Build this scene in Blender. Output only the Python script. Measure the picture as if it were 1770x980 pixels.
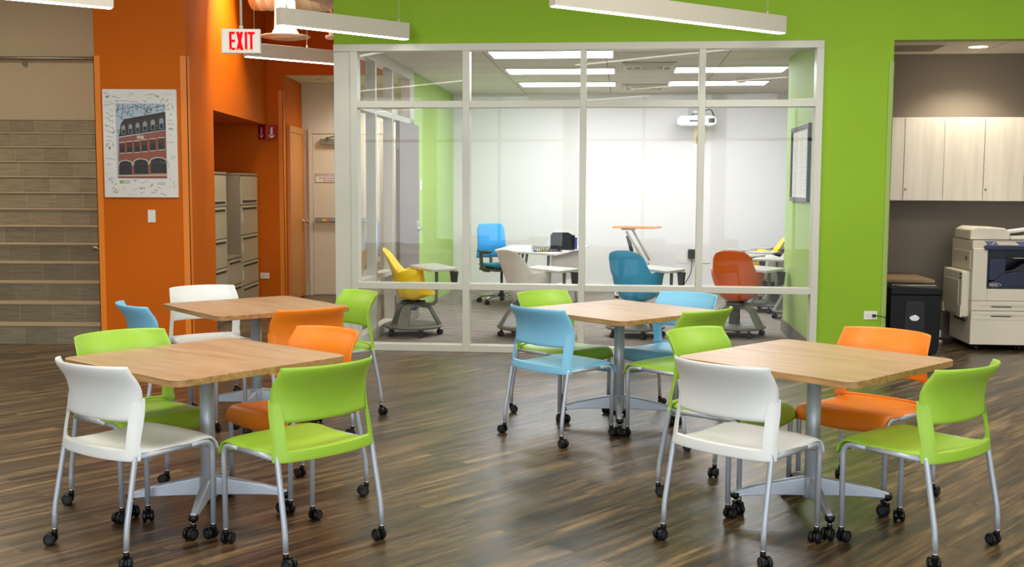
import bpy, bmesh, math, random
from mathutils import Vector, Matrix
random.seed(7)
PI = math.pi
C = bpy.context.scene.collection
for o in list(bpy.data.objects): bpy.data.objects.remove(o)

# ------------------------------------------------------------------ camera, world, lights, exposure
CAM_H = 1.5131
cam_d = bpy.data.cameras.new('camera'); cam = bpy.data.objects.new('camera', cam_d); C.objects.link(cam)
cam_d.sensor_width = 36; cam_d.lens = 1906.81/1770*36; cam_d.clip_end = 100
cam.matrix_world = Matrix.Translation((0, 0, CAM_H)) @ Matrix.Rotation(PI/2-0.0877415, 4, 'X') @ Matrix.Rotation(0.0043447, 4, 'Z')
bpy.context.scene.camera = cam
sc = bpy.context.scene
sc.view_settings.view_transform = 'Standard'; sc.view_settings.look = 'None'
sc.view_settings.gamma = 1; sc.view_settings.use_curve_mapping = False
sc.view_settings.exposure = 0.48

W_ = bpy.data.worlds.new('world'); sc.world = W_; W_.use_nodes = True
W_.node_tree.nodes['Background'].inputs[0].default_value = (.75, .85, 1, 1)
W_.node_tree.nodes['Background'].inputs[1].default_value = .8

STRIP_E = 10.0      # pendant tubes
PANEL_E = 13.5      # classroom troffers
DAY_E = 68.0       # each window

def area_light(name, loc, rot, sx, sy, power, col=(1, 1, 1)):
    d = bpy.data.lights.new(name, 'AREA'); d.shape = 'RECTANGLE'; d.size = sx; d.size_y = sy; d.energy = power; d.color = col
    o = bpy.data.objects.new(name, d); C.objects.link(o); o.location = loc; o.rotation_euler = rot; return o
def spot_light(name, loc, target, power, angle, col=(1, 1, 1), blend=.6, r=.05):
    d = bpy.data.lights.new(name, 'SPOT'); d.energy = power; d.spot_size = math.radians(angle); d.spot_blend = blend; d.color = col; d.shadow_soft_size = r
    o = bpy.data.objects.new(name, d); C.objects.link(o); o.location = loc
    o.rotation_euler = (Vector(target)-Vector(loc)).to_track_quat('-Z', 'Y').to_euler(); return o

# daylight through the windows behind the camera
WIN_X = [-6.4, -3.2, 0.0, 3.2, 6.4]
for wx in WIN_X:
    area_light('window_daylight', (wx, -4.45, 1.85), (PI/2, 0, 0), 3.0, 3.4, DAY_E, (.86, .93, 1))
# area lights added under the hall ceiling, outside the frame, as fill
for lx, ly in ((-4, 2), (0, 3), (4, 2), (-2.5, 6.2), (2.0, 6.5), (5.5, 6)):
    area_light('hall_fill_light', (lx, ly, 4.1), (0, 0, .65), 1.8, 1.0, 58, (1, .95, .87))
spot_light('wall_wash_lamp', (-2.48, 11.62, 4.05), (-3.05, 11.9, 2.3), 250, 105, (1, .84, .6), 1.0, .2)
spot_light('corridor_fill_light', (-1.75, 14.55, 2.86), (-1.95, 14.8, 0), 95, 160, (1, .95, .86), 1, .2)  # unseen spot added out of view to brighten the corridor end
area_light('stair_fill_light', (-6.2, 11.1, 4.1), (0, 0, 0), 2.2, .4, 62, (1, .86, .66))  # unseen area light added over the stairs, placed by how it lights the steps

# ------------------------------------------------------------------ frames of reference
G0 = Vector((-1.627, 10.165, 0)); GU = Vector((0.99503, -0.09956, 0)).normalized(); GN = Vector((-GU.y, GU.x, 0))
GA = math.atan2(GU.y, GU.x)
def g(s, t, z=0): return G0+GU*s+GN*t+Vector((0, 0, z))

# ------------------------------------------------------------------ materials
def lin(c):
    return tuple(((x/255)/12.92 if x/255 <= .04045 else ((x/255+.055)/1.055)**2.4) for x in c)+(1,)
def mat(name, col, rough=.5, metal=0, noise=0, nscale=30, bump=0, emit=0, spec=.5, coat=0):
    m = bpy.data.materials.new(name); m.use_nodes = True; nt = m.node_tree; b = nt.nodes['Principled BSDF']
    c = lin(col); b.inputs['Base Color'].default_value = c; b.inputs['Roughness'].default_value = rough; b.inputs['Metallic'].default_value = metal
    b.inputs['Specular IOR Level'].default_value = spec
    if coat: b.inputs['Coat Weight'].default_value = coat
    if emit: b.inputs['Emission Color'].default_value = c; b.inputs['Emission Strength'].default_value = emit
    if noise or bump:
        tc = nt.nodes.new('ShaderNodeTexCoord'); n = nt.nodes.new('ShaderNodeTexNoise'); n.inputs['Scale'].default_value = nscale; n.inputs['Detail'].default_value = 4
        nt.links.new(tc.outputs['Object'], n.inputs['Vector'])
        if noise:
            r = nt.nodes.new('ShaderNodeMapRange'); r.inputs['To Min'].default_value = 1-noise; r.inputs['To Max'].default_value = 1+noise
            nt.links.new(n.outputs['Fac'], r.inputs['Value'])
            v = nt.nodes.new('ShaderNodeVectorMath'); v.operation = 'SCALE'; v.inputs[0].default_value = c[:3]
            nt.links.new(r.outputs[0], v.inputs['Scale']); nt.links.new(v.outputs[0], b.inputs['Base Color'])
        if bump:
            bp = nt.nodes.new('ShaderNodeBump'); bp.inputs['Strength'].default_value = bump; bp.inputs['Distance'].default_value = .002
            nt.links.new(n.outputs['Fac'], bp.inputs['Height']); nt.links.new(bp.outputs[0], b.inputs['Normal'])
    return m
def N(nt, t, **kw):
    n = nt.nodes.new(t)
    for k, v in kw.items(): setattr(n, k, v)
    return n
def ramp(nt, src, stops):
    r = N(nt, 'ShaderNodeValToRGB'); e = r.color_ramp.elements
    e[0].position, e[0].color = stops[0][0], lin(stops[0][1]); e[1].position, e[1].color = stops[-1][0], lin(stops[-1][1])
    for p, c in stops[1:-1]: q = e.new(p); q.color = lin(c)
    nt.links.new(src, r.inputs[0]); return r
def mix(nt, a, b, fac, mode='MIX'):
    m = N(nt, 'ShaderNodeMix', data_type='RGBA', blend_type=mode)
    for k, v in ((0, fac), (6, a), (7, b)):
        if hasattr(v, 'links'): nt.links.new(v, m.inputs[k])
        else: m.inputs[k].default_value = v
    return m.outputs[2]
def floor_material():
    m = bpy.data.materials.new('vinyl_plank'); m.use_nodes = True; nt = m.node_tree; b = nt.nodes['Principled BSDF']; L = nt.links.new
    tc = N(nt, 'ShaderNodeTexCoord'); mp = N(nt, 'ShaderNodeMapping'); mp.inputs['Rotation'].default_value = (0, 0, -math.radians(47)); L(tc.outputs['Object'], mp.inputs[0])
    br = N(nt, 'ShaderNodeTexBrick'); br.offset = .37; br.inputs['Scale'].default_value = 1; br.inputs['Brick Width'].default_value = 1.15; br.inputs['Row Height'].default_value = .15
    br.inputs['Mortar Size'].default_value = .0012; br.inputs['Mortar Smooth'].default_value = .1; br.inputs['Color1'].default_value = (0, 0, 0, 1); br.inputs['Color2'].default_value = (1, 1, 1, 1); br.inputs['Mortar'].default_value = (.2, .2, .2, 1)
    L(mp.outputs[0], br.inputs['Vector'])
    # grain stretched along the planks, shifted from plank to plank
    st = N(nt, 'ShaderNodeVectorMath', operation='MULTIPLY'); st.inputs[1].default_value = (1.0, 13, 1); L(mp.outputs[0], st.inputs[0])
    sh = N(nt, 'ShaderNodeVectorMath', operation='ADD'); L(st.outputs[0], sh.inputs[0])
    sc3 = N(nt, 'ShaderNodeVectorMath', operation='SCALE'); sc3.inputs['Scale'].default_value = 9; L(br.outputs['Color'], sc3.inputs[0]); L(sc3.outputs[0], sh.inputs[1])
    n1 = N(nt, 'ShaderNodeTexNoise'); n1.inputs['Scale'].default_value = 1.5; n1.inputs['Detail'].default_value = 6; n1.inputs['Roughness'].default_value = .62; L(sh.outputs[0], n1.inputs['Vector'])
    r1 = ramp(nt, n1.outputs['Fac'], [(.32, (50, 40, 28)), (.45, (88, 71, 49)), (.55, (124, 101, 70)), (.68, (180, 150, 106))])
    r2 = ramp(nt, br.outputs['Color'], [(0, (165, 160, 156)), (.5, (215, 212, 206)), (1, (255, 252, 240))])
    c = mix(nt, r1.outputs[0], r2.outputs[0], .8, 'MULTIPLY')
    n2 = N(nt, 'ShaderNodeTexNoise'); n2.inputs['Scale'].default_value = 14; n2.inputs['Detail'].default_value = 8
    st2 = N(nt, 'ShaderNodeVectorMath', operation='MULTIPLY'); st2.inputs[1].default_value = (1, 5, 1); L(mp.outputs[0], st2.inputs[0]); L(st2.outputs[0], n2.inputs['Vector'])
    r3 = ramp(nt, n2.outputs['Fac'], [(.3, (190, 190, 190)), (.7, (255, 255, 255))])
    c = mix(nt, c, r3.outputs[0], .9, 'MULTIPLY')
    mo = mix(nt, c, (.012, .009, .006, 1), br.outputs['Fac'])
    L(mo, b.inputs['Base Color'])
    rr = N(nt, 'ShaderNodeMapRange'); rr.inputs['To Min'].default_value = .22; rr.inputs['To Max'].default_value = .42; L(n1.outputs['Fac'], rr.inputs['Value']); L(rr.outputs[0], b.inputs['Roughness'])
    b.inputs['Specular IOR Level'].default_value = .95
    bp = N(nt, 'ShaderNodeBump'); bp.inputs['Strength'].default_value = .8; bp.inputs['Distance'].default_value = .004; L(n1.outputs['Fac'], bp.inputs['Height'])
    L(bp.outputs[0], b.inputs['Normal'])
    return m
def wood_material(name, c0, c1, c2, rough=.35, axis=0, stretch=14, scale=1.6, rot=0):
    m = bpy.data.materials.new(name); m.use_nodes = True; nt = m.node_tree; b = nt.nodes['Principled BSDF']; L = nt.links.new
    tc = N(nt, 'ShaderNodeTexCoord'); mp = N(nt, 'ShaderNodeMapping'); mp.inputs['Rotation'].default_value = (0, 0, rot)
    s = [stretch]*3; s[axis] = 1; mp.inputs['Scale'].default_value = s; L(tc.outputs['Object'], mp.inputs[0])
    n = N(nt, 'ShaderNodeTexNoise'); n.inputs['Scale'].default_value = scale; n.inputs['Detail'].default_value = 5; n.inputs['Distortion'].default_value = .3; L(mp.outputs[0], n.inputs['Vector'])
    r = ramp(nt, n.outputs['Fac'], [(.3, c0), (.5, c1), (.7, c2)])
    L(r.outputs[0], b.inputs['Base Color']); b.inputs['Roughness'].default_value = rough
    return m
def tile_material(name, ca, cb, mortar, w, h, plane='XZ', rough=.55, grain=True, mort=.004, off=.5, grainc=.35):
    m = bpy.data.materials.new(name); m.use_nodes = True; nt = m.node_tree; b = nt.nodes['Principled BSDF']; L = nt.links.new
    tc = N(nt, 'ShaderNodeTexCoord'); v = tc.outputs['Object']
    if plane == 'XZ':
        sp = N(nt, 'ShaderNodeSeparateXYZ'); L(v, sp.inputs[0]); cb_ = N(nt, 'ShaderNodeCombineXYZ'); L(sp.outputs[0], cb_.inputs[0]); L(sp.outputs[2], cb_.inputs[1]); v = cb_.outputs[0]
    br = N(nt, 'ShaderNodeTexBrick'); br.offset = off; br.inputs['Scale'].default_value = 1; br.inputs['Brick Width'].default_value = w; br.inputs['Row Height'].default_value = h
    br.inputs['Mortar Size'].default_value = mort; br.inputs['Mortar Smooth'].default_value = .1
    br.inputs['Color1'].default_value = lin(ca); br.inputs['Color2'].default_value = lin(cb); br.inputs['Mortar'].default_value = lin(mortar); L(v, br.inputs['Vector'])
    c = br.outputs['Color']
    if grain:
        s2 = N(nt, 'ShaderNodeVectorMath', operation='MULTIPLY'); s2.inputs[1].default_value = (5, 45, 45) if plane == 'XZ' else (5, 45, 1); L(v, s2.inputs[0])
        n = N(nt, 'ShaderNodeTexNoise'); n.inputs['Scale'].default_value = 1; n.inputs['Detail'].default_value = 6; L(s2.outputs[0], n.inputs['Vector'])
        r = ramp(nt, n.outputs['Fac'], [(.3, (175, 175, 175)), (.65, (255, 255, 255))]); c = mix(nt, c, r.outputs[0], grainc*2, 'MULTIPLY')
    L(c, b.inputs['Base Color']); b.inputs['Roughness'].default_value = rough
    return m
def carpet_material():
    m = bpy.data.materials.new('carpet'); m.use_nodes = True; nt = m.node_tree; b = nt.nodes['Principled BSDF']; L = nt.links.new
    tc = N(nt, 'ShaderNodeTexCoord'); mp = N(nt, 'ShaderNodeMapping'); mp.inputs['Scale'].default_value = (3, 60, 1); L(tc.outputs['Object'], mp.inputs[0])
    n = N(nt, 'ShaderNodeTexNoise'); n.inputs['Scale'].default_value = 1; n.inputs['Detail'].default_value = 6; n.inputs['Roughness'].default_value = .7; L(mp.outputs[0], n.inputs['Vector'])
    r = ramp(nt, n.outputs['Fac'], [(.35, (96, 88, 82)), (.5, (138, 128, 119)), (.65, (176, 165, 154))]); L(r.outputs[0], b.inputs['Base Color']); b.inputs['Roughness'].default_value = .95
    b.inputs['Specular IOR Level'].default_value = .1
    return m
def glass_material(name='clear_pane', tint=(.97, .985, .98)):
    m = bpy.data.materials.new(name); m.use_nodes = True; nt = m.node_tree; L = nt.links.new
    for n in list(nt.nodes): nt.nodes.remove(n)
    out = N(nt, 'ShaderNodeOutputMaterial'); mx = N(nt, 'ShaderNodeMixShader'); tr = N(nt, 'ShaderNodeBsdfTransparent'); gl = N(nt, 'ShaderNodeBsdfGlossy')
    tr.inputs[0].default_value = tint+(1,); gl.inputs['Roughness'].default_value = .01; gl.inputs[0].default_value = (1, 1, 1, 1)
    fr0 = N(nt, 'ShaderNodeLayerWeight'); fr0.inputs[0].default_value = .5; pw = N(nt, 'ShaderNodeMath', operation='POWER'); pw.inputs[1].default_value = 5; L(fr0.outputs['Facing'], pw.inputs[0])
    fr = N(nt, 'ShaderNodeMath', operation='MULTIPLY_ADD'); fr.inputs[1].default_value = .94; fr.inputs[2].default_value = .03; L(pw.outputs[0], fr.inputs[0])
    ml = N(nt, 'ShaderNodeMath', operation='MULTIPLY'); ml.inputs[1].default_value = 1.0; L(fr.outputs[0], ml.inputs[0])
    L(ml.outputs[0], mx.inputs[0]); L(tr.outputs[0], mx.inputs[1]); L(gl.outputs[0], mx.inputs[2]); L(mx.outputs[0], out.inputs[0])
    return m
M = dict(
 floor=floor_material(), carpet=carpet_material(), glass=glass_material(),
 orange=mat('orange_paint', (210, 102, 0), .62, spec=.2, noise=.03, nscale=3, bump=.05),
 orange_trim=mat('orange_guard', (244, 136, 6), .4),
 green=mat('green_paint', (142, 184, 40), .6, spec=.25, noise=.03, nscale=3, bump=.05),
 green_trim=mat('green_guard', (150, 175, 80), .4),
 green_veiled=mat('green_paint_veiled', (168, 200, 108), .6, noise=.02, nscale=3),  # wall green made paler to carry the glass veil and bounced light
 plaster=mat('beige_plaster', (184, 170, 140), .8, noise=.03, nscale=4, bump=.1),
 white_wall=mat('white_paint', (222, 214, 198), .8, noise=.02, nscale=3),
 room_white=mat('white_board_paint', (230, 227, 224), .75, spec=.3, noise=.01, nscale=2),
 hall_wall=mat('hall_paint', (205, 198, 184), .8, noise=.02, nscale=2),
 ceiling=mat('ceiling_paint', (196, 190, 180), .9, noise=.02, nscale=2),
 ceil_tile=tile_material('ceiling_tile', (220, 216, 206), (216, 211, 201), (150, 145, 136), 1.22, .61, 'XY', .9, False, .006, 0),
 grey_wall=mat('taupe_paint', (118, 109, 96), .75, noise=.03, nscale=4),
 frame=mat('frame_enamel', (206, 206, 192), .35, noise=.01, nscale=5),
 stair=tile_material('stair_tile', (128, 119, 94), (144, 134, 108), (160, 149, 124), .32, .178, 'XZ', .55, True, .003, .5, .25),
 tread=mat('stair_nosing', (168, 153, 124), .6, noise=.05, nscale=20),
 steel=mat('brushed_steel', (150, 142, 128), .35, 1),
 silver=mat('silver_powder_coat', (184, 192, 202), .36, .3, spec=.6),
 chrome=mat('chrome', (210, 210, 210), .12, 1),
 black=mat('black_plastic', (12, 12, 13), .34, spec=.35), black_matt=mat('black_rubber', (34, 34, 36), .6), dark=mat('dark_plastic', (52, 52, 48), .5),
 p_white=mat('white_polypropylene', (226, 229, 226), .42, bump=.05, nscale=400),
 p_green=mat('green_polypropylene', (156, 200, 58), .42, bump=.05, nscale=400),
 p_orange=mat('orange_polypropylene', (250, 136, 24), .42, bump=.05, nscale=400),
 p_blue=mat('blue_polypropylene', (128, 196, 230), .42, bump=.05, nscale=400),
 p_blue_dark=mat('blue_polypropylene_veiled', (64, 168, 214), .4), p_orange_dark=mat('orange_polypropylene_veiled', (224, 96, 18), .4),  # classroom blue and orange lightened to include the veil of the glass
 p_yellow=mat('yellow_polypropylene', (254, 214, 0), .4), p_cream=mat('cream_polypropylene', (226, 222, 208), .4), p_navy=mat('navy_polypropylene', (44, 58, 84), .5),
 top=wood_material('oak_laminate', (176, 142, 106), (189, 157, 120), (199, 170, 135), .33, 1, 9, 2.2),
 edge=wood_material('oak_edge_band', (150, 112, 66), (172, 132, 82), (190, 150, 98), .45, 1, 7, 5),
 cab=wood_material('pale_wood_laminate', (214, 204, 184), (223, 213, 193), (230, 221, 203), .4, 2, 16, 1.3),
 counter=wood_material('brown_laminate', (122, 98, 70), (146, 120, 88), (166, 140, 106), .5, 0, 10, 2.5),
 fixture=mat('fixture_enamel', (214, 208, 192), .45), lamp=mat('lamp_diffuser', (255, 250, 240), .5, emit=STRIP_E), panel=mat('troffer_diffuser', (246, 248, 255), .5, emit=PANEL_E),
 downl=mat('downlight_lens', (255, 244, 226), .5, emit=6), duct=mat('spiral_duct', (204, 198, 184), .42, .1),
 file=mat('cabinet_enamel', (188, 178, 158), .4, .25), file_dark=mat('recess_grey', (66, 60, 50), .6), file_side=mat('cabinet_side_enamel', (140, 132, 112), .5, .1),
 paper=mat('paper', (236, 234, 226), .7), red=mat('red_plastic', (176, 16, 22), .35), exit_red=mat('exit_red', (226, 0, 8), .6, emit=.8, spec=.1), led=mat('amber_led', (255, 150, 20), .4, emit=2),
 door_white=mat('door_cream', (226, 214, 192), .5), door_orange=mat('door_orange', (214, 138, 70), .45), door_grey=mat('door_taupe', (132, 122, 116), .5),
 copier=mat('copier_cream', (224, 216, 196), .45), copier_d=mat('copier_cream_dark', (206, 198, 176), .5), navy=mat('copier_navy', (18, 26, 60), .35), navy_d=mat('copier_navy_dark', (14, 17, 34), .35), navy_l=mat('copier_panel_blue', (56, 66, 120), .35),  # copier_d is a slightly darker cream for side doors and drawer handles
 node=mat('grey_green_plastic', (118, 118, 106), .5), node_d=mat('grey_plastic_dark', (72, 72, 66), .55), tablet=mat('tablet_grey', (190, 188, 178), .35), white_top=mat('white_laminate', (236, 234, 230), .3),
 mesh_blue=mat('blue_mesh_fabric', (36, 150, 214), .7, noise=.05, nscale=300), fabric_blue=mat('blue_seat_fabric', (22, 128, 160), .9), olive=mat('olive_plastic', (70, 70, 54), .45),
 modesty=mat('modesty_grey', (196, 190, 184), .6), red_ink=mat('red_ink', (160, 40, 40), .6), black_ink=mat('black_ink', (40, 40, 42), .7), blue_ink=mat('blue_ink', (60, 66, 150), .7), green_ink=mat('green_ink', (140, 190, 70), .7),
 satin_black=mat('satin_black', (8, 8, 9), .45, spec=.25), yellow_l=mat('yellow_sticker', (232, 210, 30), .5), brass=mat('brass', (200, 170, 110), .3, 1), base_grey=mat('baseboard_taupe', (120, 112, 104), .6), base_white=mat('baseboard_white', (214, 210, 204), .6),
)

# ------------------------------------------------------------------ mesh helpers
def bx(bm, x0, x1, y0, y1, z0, z1, mi=0):
    vs = [bm.verts.new(p) for p in ((x0,y0,z0),(x1,y0,z0),(x1,y1,z0),(x0,y1,z0),(x0,y0,z1),(x1,y0,z1),(x1,y1,z1),(x0,y1,z1))]
    for f in ((0,3,2,1),(4,5,6,7),(0,1,5,4),(1,2,6,5),(2,3,7,6),(3,0,4,7)):
        bm.faces.new([vs[i] for i in f]).material_index = mi
    return vs
def prism(bm, pts, h0, h1, mi=0, axis='z'):
    """extrude a 2-D outline: axis z -> (x,y), axis y -> (x,z), axis x -> (y,z)"""
    def P(a, b, h): return {'z': (a, b, h), 'y': (a, h, b), 'x': (h, a, b)}[axis]
    a = [bm.verts.new(P(*p, h0)) for p in pts]; b = [bm.verts.new(P(*p, h1)) for p in pts]; n = len(pts); fs = []
    fs.append(bm.faces.new(a[::-1])); fs.append(bm.faces.new(b))
    for i in range(n): fs.append(bm.faces.new([a[i], a[(i+1) % n], b[(i+1) % n], b[i]]))
    for f in fs: f.material_index = mi
    return fs
def fillet(pts, r, n=6):
    pts = [Vector(p) for p in pts]; out = [pts[0]]
    for i in range(1, len(pts)-1):
        a, b, c = pts[i-1], pts[i], pts[i+1]; u = (a-b); v = (c-b); rr = min(r[i] if isinstance(r, (list, tuple)) else r, u.length*.49, v.length*.49)
        p0 = b+u.normalized()*rr; p1 = b+v.normalized()*rr
        for k in range(n+1):
            t = k/n; out.append((1-t)**2*p0+2*t*(1-t)*b+t*t*p1)
    out.append(pts[-1]); return out
def tube(bm, pts, r, n=12, mi=0, cap=True, sy=1):
    pts = [Vector(p) for p in pts]; rings = []; up = None
    for i, p in enumerate(pts):
        d = ((pts[min(i+1, len(pts)-1)]-p).normalized()+(p-pts[max(i-1, 0)]).normalized()).normalized()
        if up is None:
            up = Vector((0, 0, 1)) if abs(d.z) < .9 else Vector((0, 1, 0))
        s = d.cross(up).normalized(); up = s.cross(d).normalized()
        rr = r[i] if isinstance(r, (list, tuple)) else r
        rings.append([bm.verts.new(p+s*math.cos(2*PI*k/n)*rr+up*math.sin(2*PI*k/n)*rr*sy) for k in range(n)])
    for a, b in zip(rings, rings[1:]):
        for k in range(n):
            f = bm.faces.new([a[k], a[(k+1) % n], b[(k+1) % n], b[k]]); f.smooth = True; f.material_index = mi
    if cap:
        bm.faces.new(rings[0][::-1]).material_index = mi; bm.faces.new(rings[-1]).material_index = mi
def lathe(bm, prof, n=32, mi=0, c=(0, 0, 0), axis='z'):
    rings = []
    for r, h in prof:
        if axis == 'z': rings.append([bm.verts.new((c[0]+r*math.cos(2*PI*k/n), c[1]+r*math.sin(2*PI*k/n), c[2]+h)) for k in range(n)])
        elif axis == 'y': rings.append([bm.verts.new((c[0]+r*math.cos(2*PI*k/n), c[1]-h, c[2]+r*math.sin(2*PI*k/n))) for k in range(n)])
        else: rings.append([bm.verts.new((c[0]+h, c[1]+r*math.cos(2*PI*k/n), c[2]+r*math.sin(2*PI*k/n))) for k in range(n)])
    for a, b in zip(rings, rings[1:]):
        for k in range(n):
            f = bm.faces.new([a[k], a[(k+1) % n], b[(k+1) % n], b[k]]); f.smooth = True; f.material_index = mi
    bm.faces.new(rings[0][::-1]).material_index = mi; bm.faces.new(rings[-1]).material_index = mi
def grid_shell(bm, fn, nu, nv, th, mi=0, edge=.35, skip=None, smooth=True):
    """closed shell from fn(u,v), u,v in 0..1, thinning towards its border so the rim is rounded"""
    e = 1e-3; A = {}; B = {}
    for i in range(nu+1):
        for j in range(nv+1):
            u, v = i/nu, j/nv; p = Vector(fn(u, v))
            du = Vector(fn(min(u+e, 1), v))-Vector(fn(max(u-e, 0), v)); dv = Vector(fn(u, min(v+e, 1)))-Vector(fn(u, max(v-e, 0)))
            nn = du.cross(dv).normalized(); t = th/2*(edge if i in (0, nu) or j in (0, nv) else 1)
            A[i, j] = bm.verts.new(p+nn*t); B[i, j] = bm.verts.new(p-nn*t)
    for i in range(nu):
        for j in range(nv):
            f = bm.faces.new([A[i, j], A[i+1, j], A[i+1, j+1], A[i, j+1]]); f.smooth = smooth; f.material_index = mi
            f = bm.faces.new([B[i, j], B[i, j+1], B[i+1, j+1], B[i+1, j]]); f.smooth = smooth; f.material_index = mi
    for i in range(nu):
        for j, s in ((0, 1), (nv, -1)):
            q = [A[i, j], B[i, j], B[i+1, j], A[i+1, j]]; f = bm.faces.new(q if s > 0 else q[::-1]); f.smooth = smooth; f.material_index = mi
    for j in range(nv):
        for i, s in ((0, -1), (nu, 1)):
            q = [A[i, j], B[i, j], B[i, j+1], A[i, j+1]]; f = bm.faces.new(q if s > 0 else q[::-1]); f.smooth = smooth; f.material_index = mi
def obj(name, bm, mats, parent=None, bevel=0, seg=2, smooth=False, loc=None, rot=None):
    bmesh.ops.recalc_face_normals(bm, faces=bm.faces)
    me = bpy.data.meshes.new(name); bm.to_mesh(me); bm.free()
    if not isinstance(mats, (list, tuple)): mats = [mats]
    for m in mats: me.materials.append(M[m] if isinstance(m, str) else m)
    o = bpy.data.objects.new(name, me); C.objects.link(o)
    if parent: o.parent = parent
    if loc is not None: o.location = loc
    if rot is not None: o.rotation_euler = rot
    if smooth:
        for p in me.polygons: p.use_smooth = True
    if bevel:
        b = o.modifiers.new('bevel', 'BEVEL'); b.width = bevel; b.segments = seg; b.limit_method = 'ANGLE'; b.angle_limit = math.radians(40)
        b.harden_normals = False
    return o
def BM(): return bmesh.new()
def box_obj(name, mats, dims, parent=None, bevel=0, **kw):
    bm = BM(); bx(bm, *dims); return obj(name, bm, mats, parent, bevel, **kw)
def tag(o, label, cat, group=None):
    o['label'] = label; o['category'] = cat
    if group: o['group'] = group
    return o
def thing(name, label, cat, loc=(0, 0, 0), rotz=0, group=None):
    o = bpy.data.objects.new(name, None); C.objects.link(o); o.empty_display_size = .1
    o.location = loc; o.rotation_euler = (0, 0, rotz); return tag(o, label, cat, group)
def struct(name, bm, mats, gframe=False, bevel=0, parent=None):
    o = obj(name, bm, mats, parent, bevel)
    if gframe: o.location = G0; o.rotation_euler = (0, 0, GA)
    if not parent: o['kind'] = 'structure'
    return o
KIDS = {}
def dup(root, loc=None, rotz=None, label=None, swap=None, group=None):
    r = root.copy(); C.objects.link(r)
    if loc is not None: r.location = loc
    if rotz is not None: r.rotation_euler = (0, 0, rotz)
    if label: r['label'] = label
    if group: r['group'] = group
    for ch in list(root.children):
        c = ch.copy(); C.objects.link(c); c.parent = r; reslot(c, swap)
        for gc in list(ch.children):
            d = gc.copy(); C.objects.link(d); d.parent = c; reslot(d, swap)
    return r
def reslot(o, swap):
    if not swap or o.type != 'MESH': return
    for i, s in enumerate(o.material_slots):
        if s.material and s.material.name in swap:
            m = swap[s.material.name]; s.link = 'OBJECT'; s.material = m
def text_obj(name, body, size, m, parent, loc, rot, align='CENTER', depth=.0006, sx=1, track=1):
    cu = bpy.data.curves.new(name, 'FONT'); cu.body = body; cu.size = size; cu.align_x = align; cu.align_y = 'CENTER'; cu.extrude = depth; cu.space_character = track
    t = bpy.data.objects.new(name, cu); C.objects.link(t); bpy.context.view_layer.update()
    me = bpy.data.meshes.new_from_object(t.evaluated_get(bpy.context.evaluated_depsgraph_get())); bpy.data.objects.remove(t)
    me.materials.clear(); me.materials.append(M[m]); o = bpy.data.objects.new(name, me); C.objects.link(o); o.parent = parent; o.location = loc; o.rotation_euler = rot; o.scale = (sx, 1, 1)
    return o

# ------------------------------------------------------------------ STRUCTURE
bm = BM(); bx(bm, -9, 9, -4.6, 16.4, -.1, 0); struct('floor', bm, 'floor')
bm = BM(); bx(bm, .13, 4.32, .03, 1.83, 0.0, .006); bx(bm, .17, 7.6, 1.83, 6.0, 0.0, .006)
struct('floor_carpet', bm, 'carpet', True)
bm = BM(); bx(bm, -9, 9, -4.6, 16.4, 4.2, 4.3); struct('ceiling', bm, 'ceiling')
# wall behind the camera with its windows
bm = BM(); edges = [-9]+sum([[x-1.5, x+1.5] for x in WIN_X], [])+[9]
for i in range(0, len(edges), 2): bx(bm, edges[i], edges[i+1], -4.4, -4.2, 0, 4.2)
for x in WIN_X: bx(bm, x-1.5, x+1.5, -4.4, -4.2, 0, .15); bx(bm, x-1.5, x+1.5, -4.4, -4.2, 3.55, 4.2)
struct('wall_back', bm, 'hall_wall')
for i, x in enumerate(WIN_X):
    bm = BM()
    for a in (-1.5, -.03, 1.44): bx(bm, x+a, x+a+.06, -4.33, -4.27, .15, 3.55)
    for z in (.15, 2.5, 3.49): bx(bm, x-1.5, x+1.5, -4.33, -4.27, z, z+.06)
    struct('window_%d' % (i+1), bm, 'frame')
bm = BM(); bx(bm, -9.1, -9, -4.6, 16.4, 0, 4.2); struct('wall_left', bm, 'hall_wall')
bm = BM(); bx(bm, 9, 9.1, -4.6, 16.4, 0, 4.2); struct('wall_right', bm, 'hall_wall')

# orange wall with the alcove
def ox(y): return -3.02-(y-10.33)*.02
bm = BM()
prism(bm, [(-3.87, 10.33), (-3.02, 10.33), (ox(11.3), 11.3), (-3.87, 11.3)], 0, 4.2)
prism(bm, [(-3.87, 11.3), (ox(11.3), 11.3), (ox(14.0), 14.0), (-3.87, 14.0)], 2.272, 4.2)
bx(bm, -3.87, -3.75, 11.3, 14.0, 0, 2.272)
bx(bm, -3.87, -2.89, 14.0, 14.14, 0, 4.2)
bx(bm, -2.89, -.9, 14.0, 14.14, 2.9, 4.2)
bx(bm, -3.0, -2.89, 14.14, 15.3, 0, 2.95)
struct('wall_orange', bm, 'orange')
for i, (x0, x1, y0, y1) in enumerate(((-3.875, -3.815, 10.322, 10.40), (-3.075, -3.012, 10.322, 10.40), (-2.945, -2.884, 13.99, 14.06))):
    bm = BM(); bx(bm, x0, x1, y0, y0+.006, 0, 2.70)
    bx(bm, (x0 if i == 0 else x1-.006), (x0+.006 if i == 0 else x1), y0, y1, 0, 2.70); struct('trim_%d' % (i+1), bm, 'orange_trim')
# corridor end
bm = BM(); bx(bm, -3.0, -1.0, 15.25, 15.35, 0, 2.95); struct('wall_corridor', bm, 'white_wall')
bm = BM(); bx(bm, -2.89, -1.0, 14.14, 15.25, 2.9, 2.95); struct('ceiling_corridor', bm, 'ceil_tile')
bm = BM(); bx(bm, -2.888, -2.815, 15.235, 15.25, 0, .13); struct('baseboard_corridor', bm, 'base_white')
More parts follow.
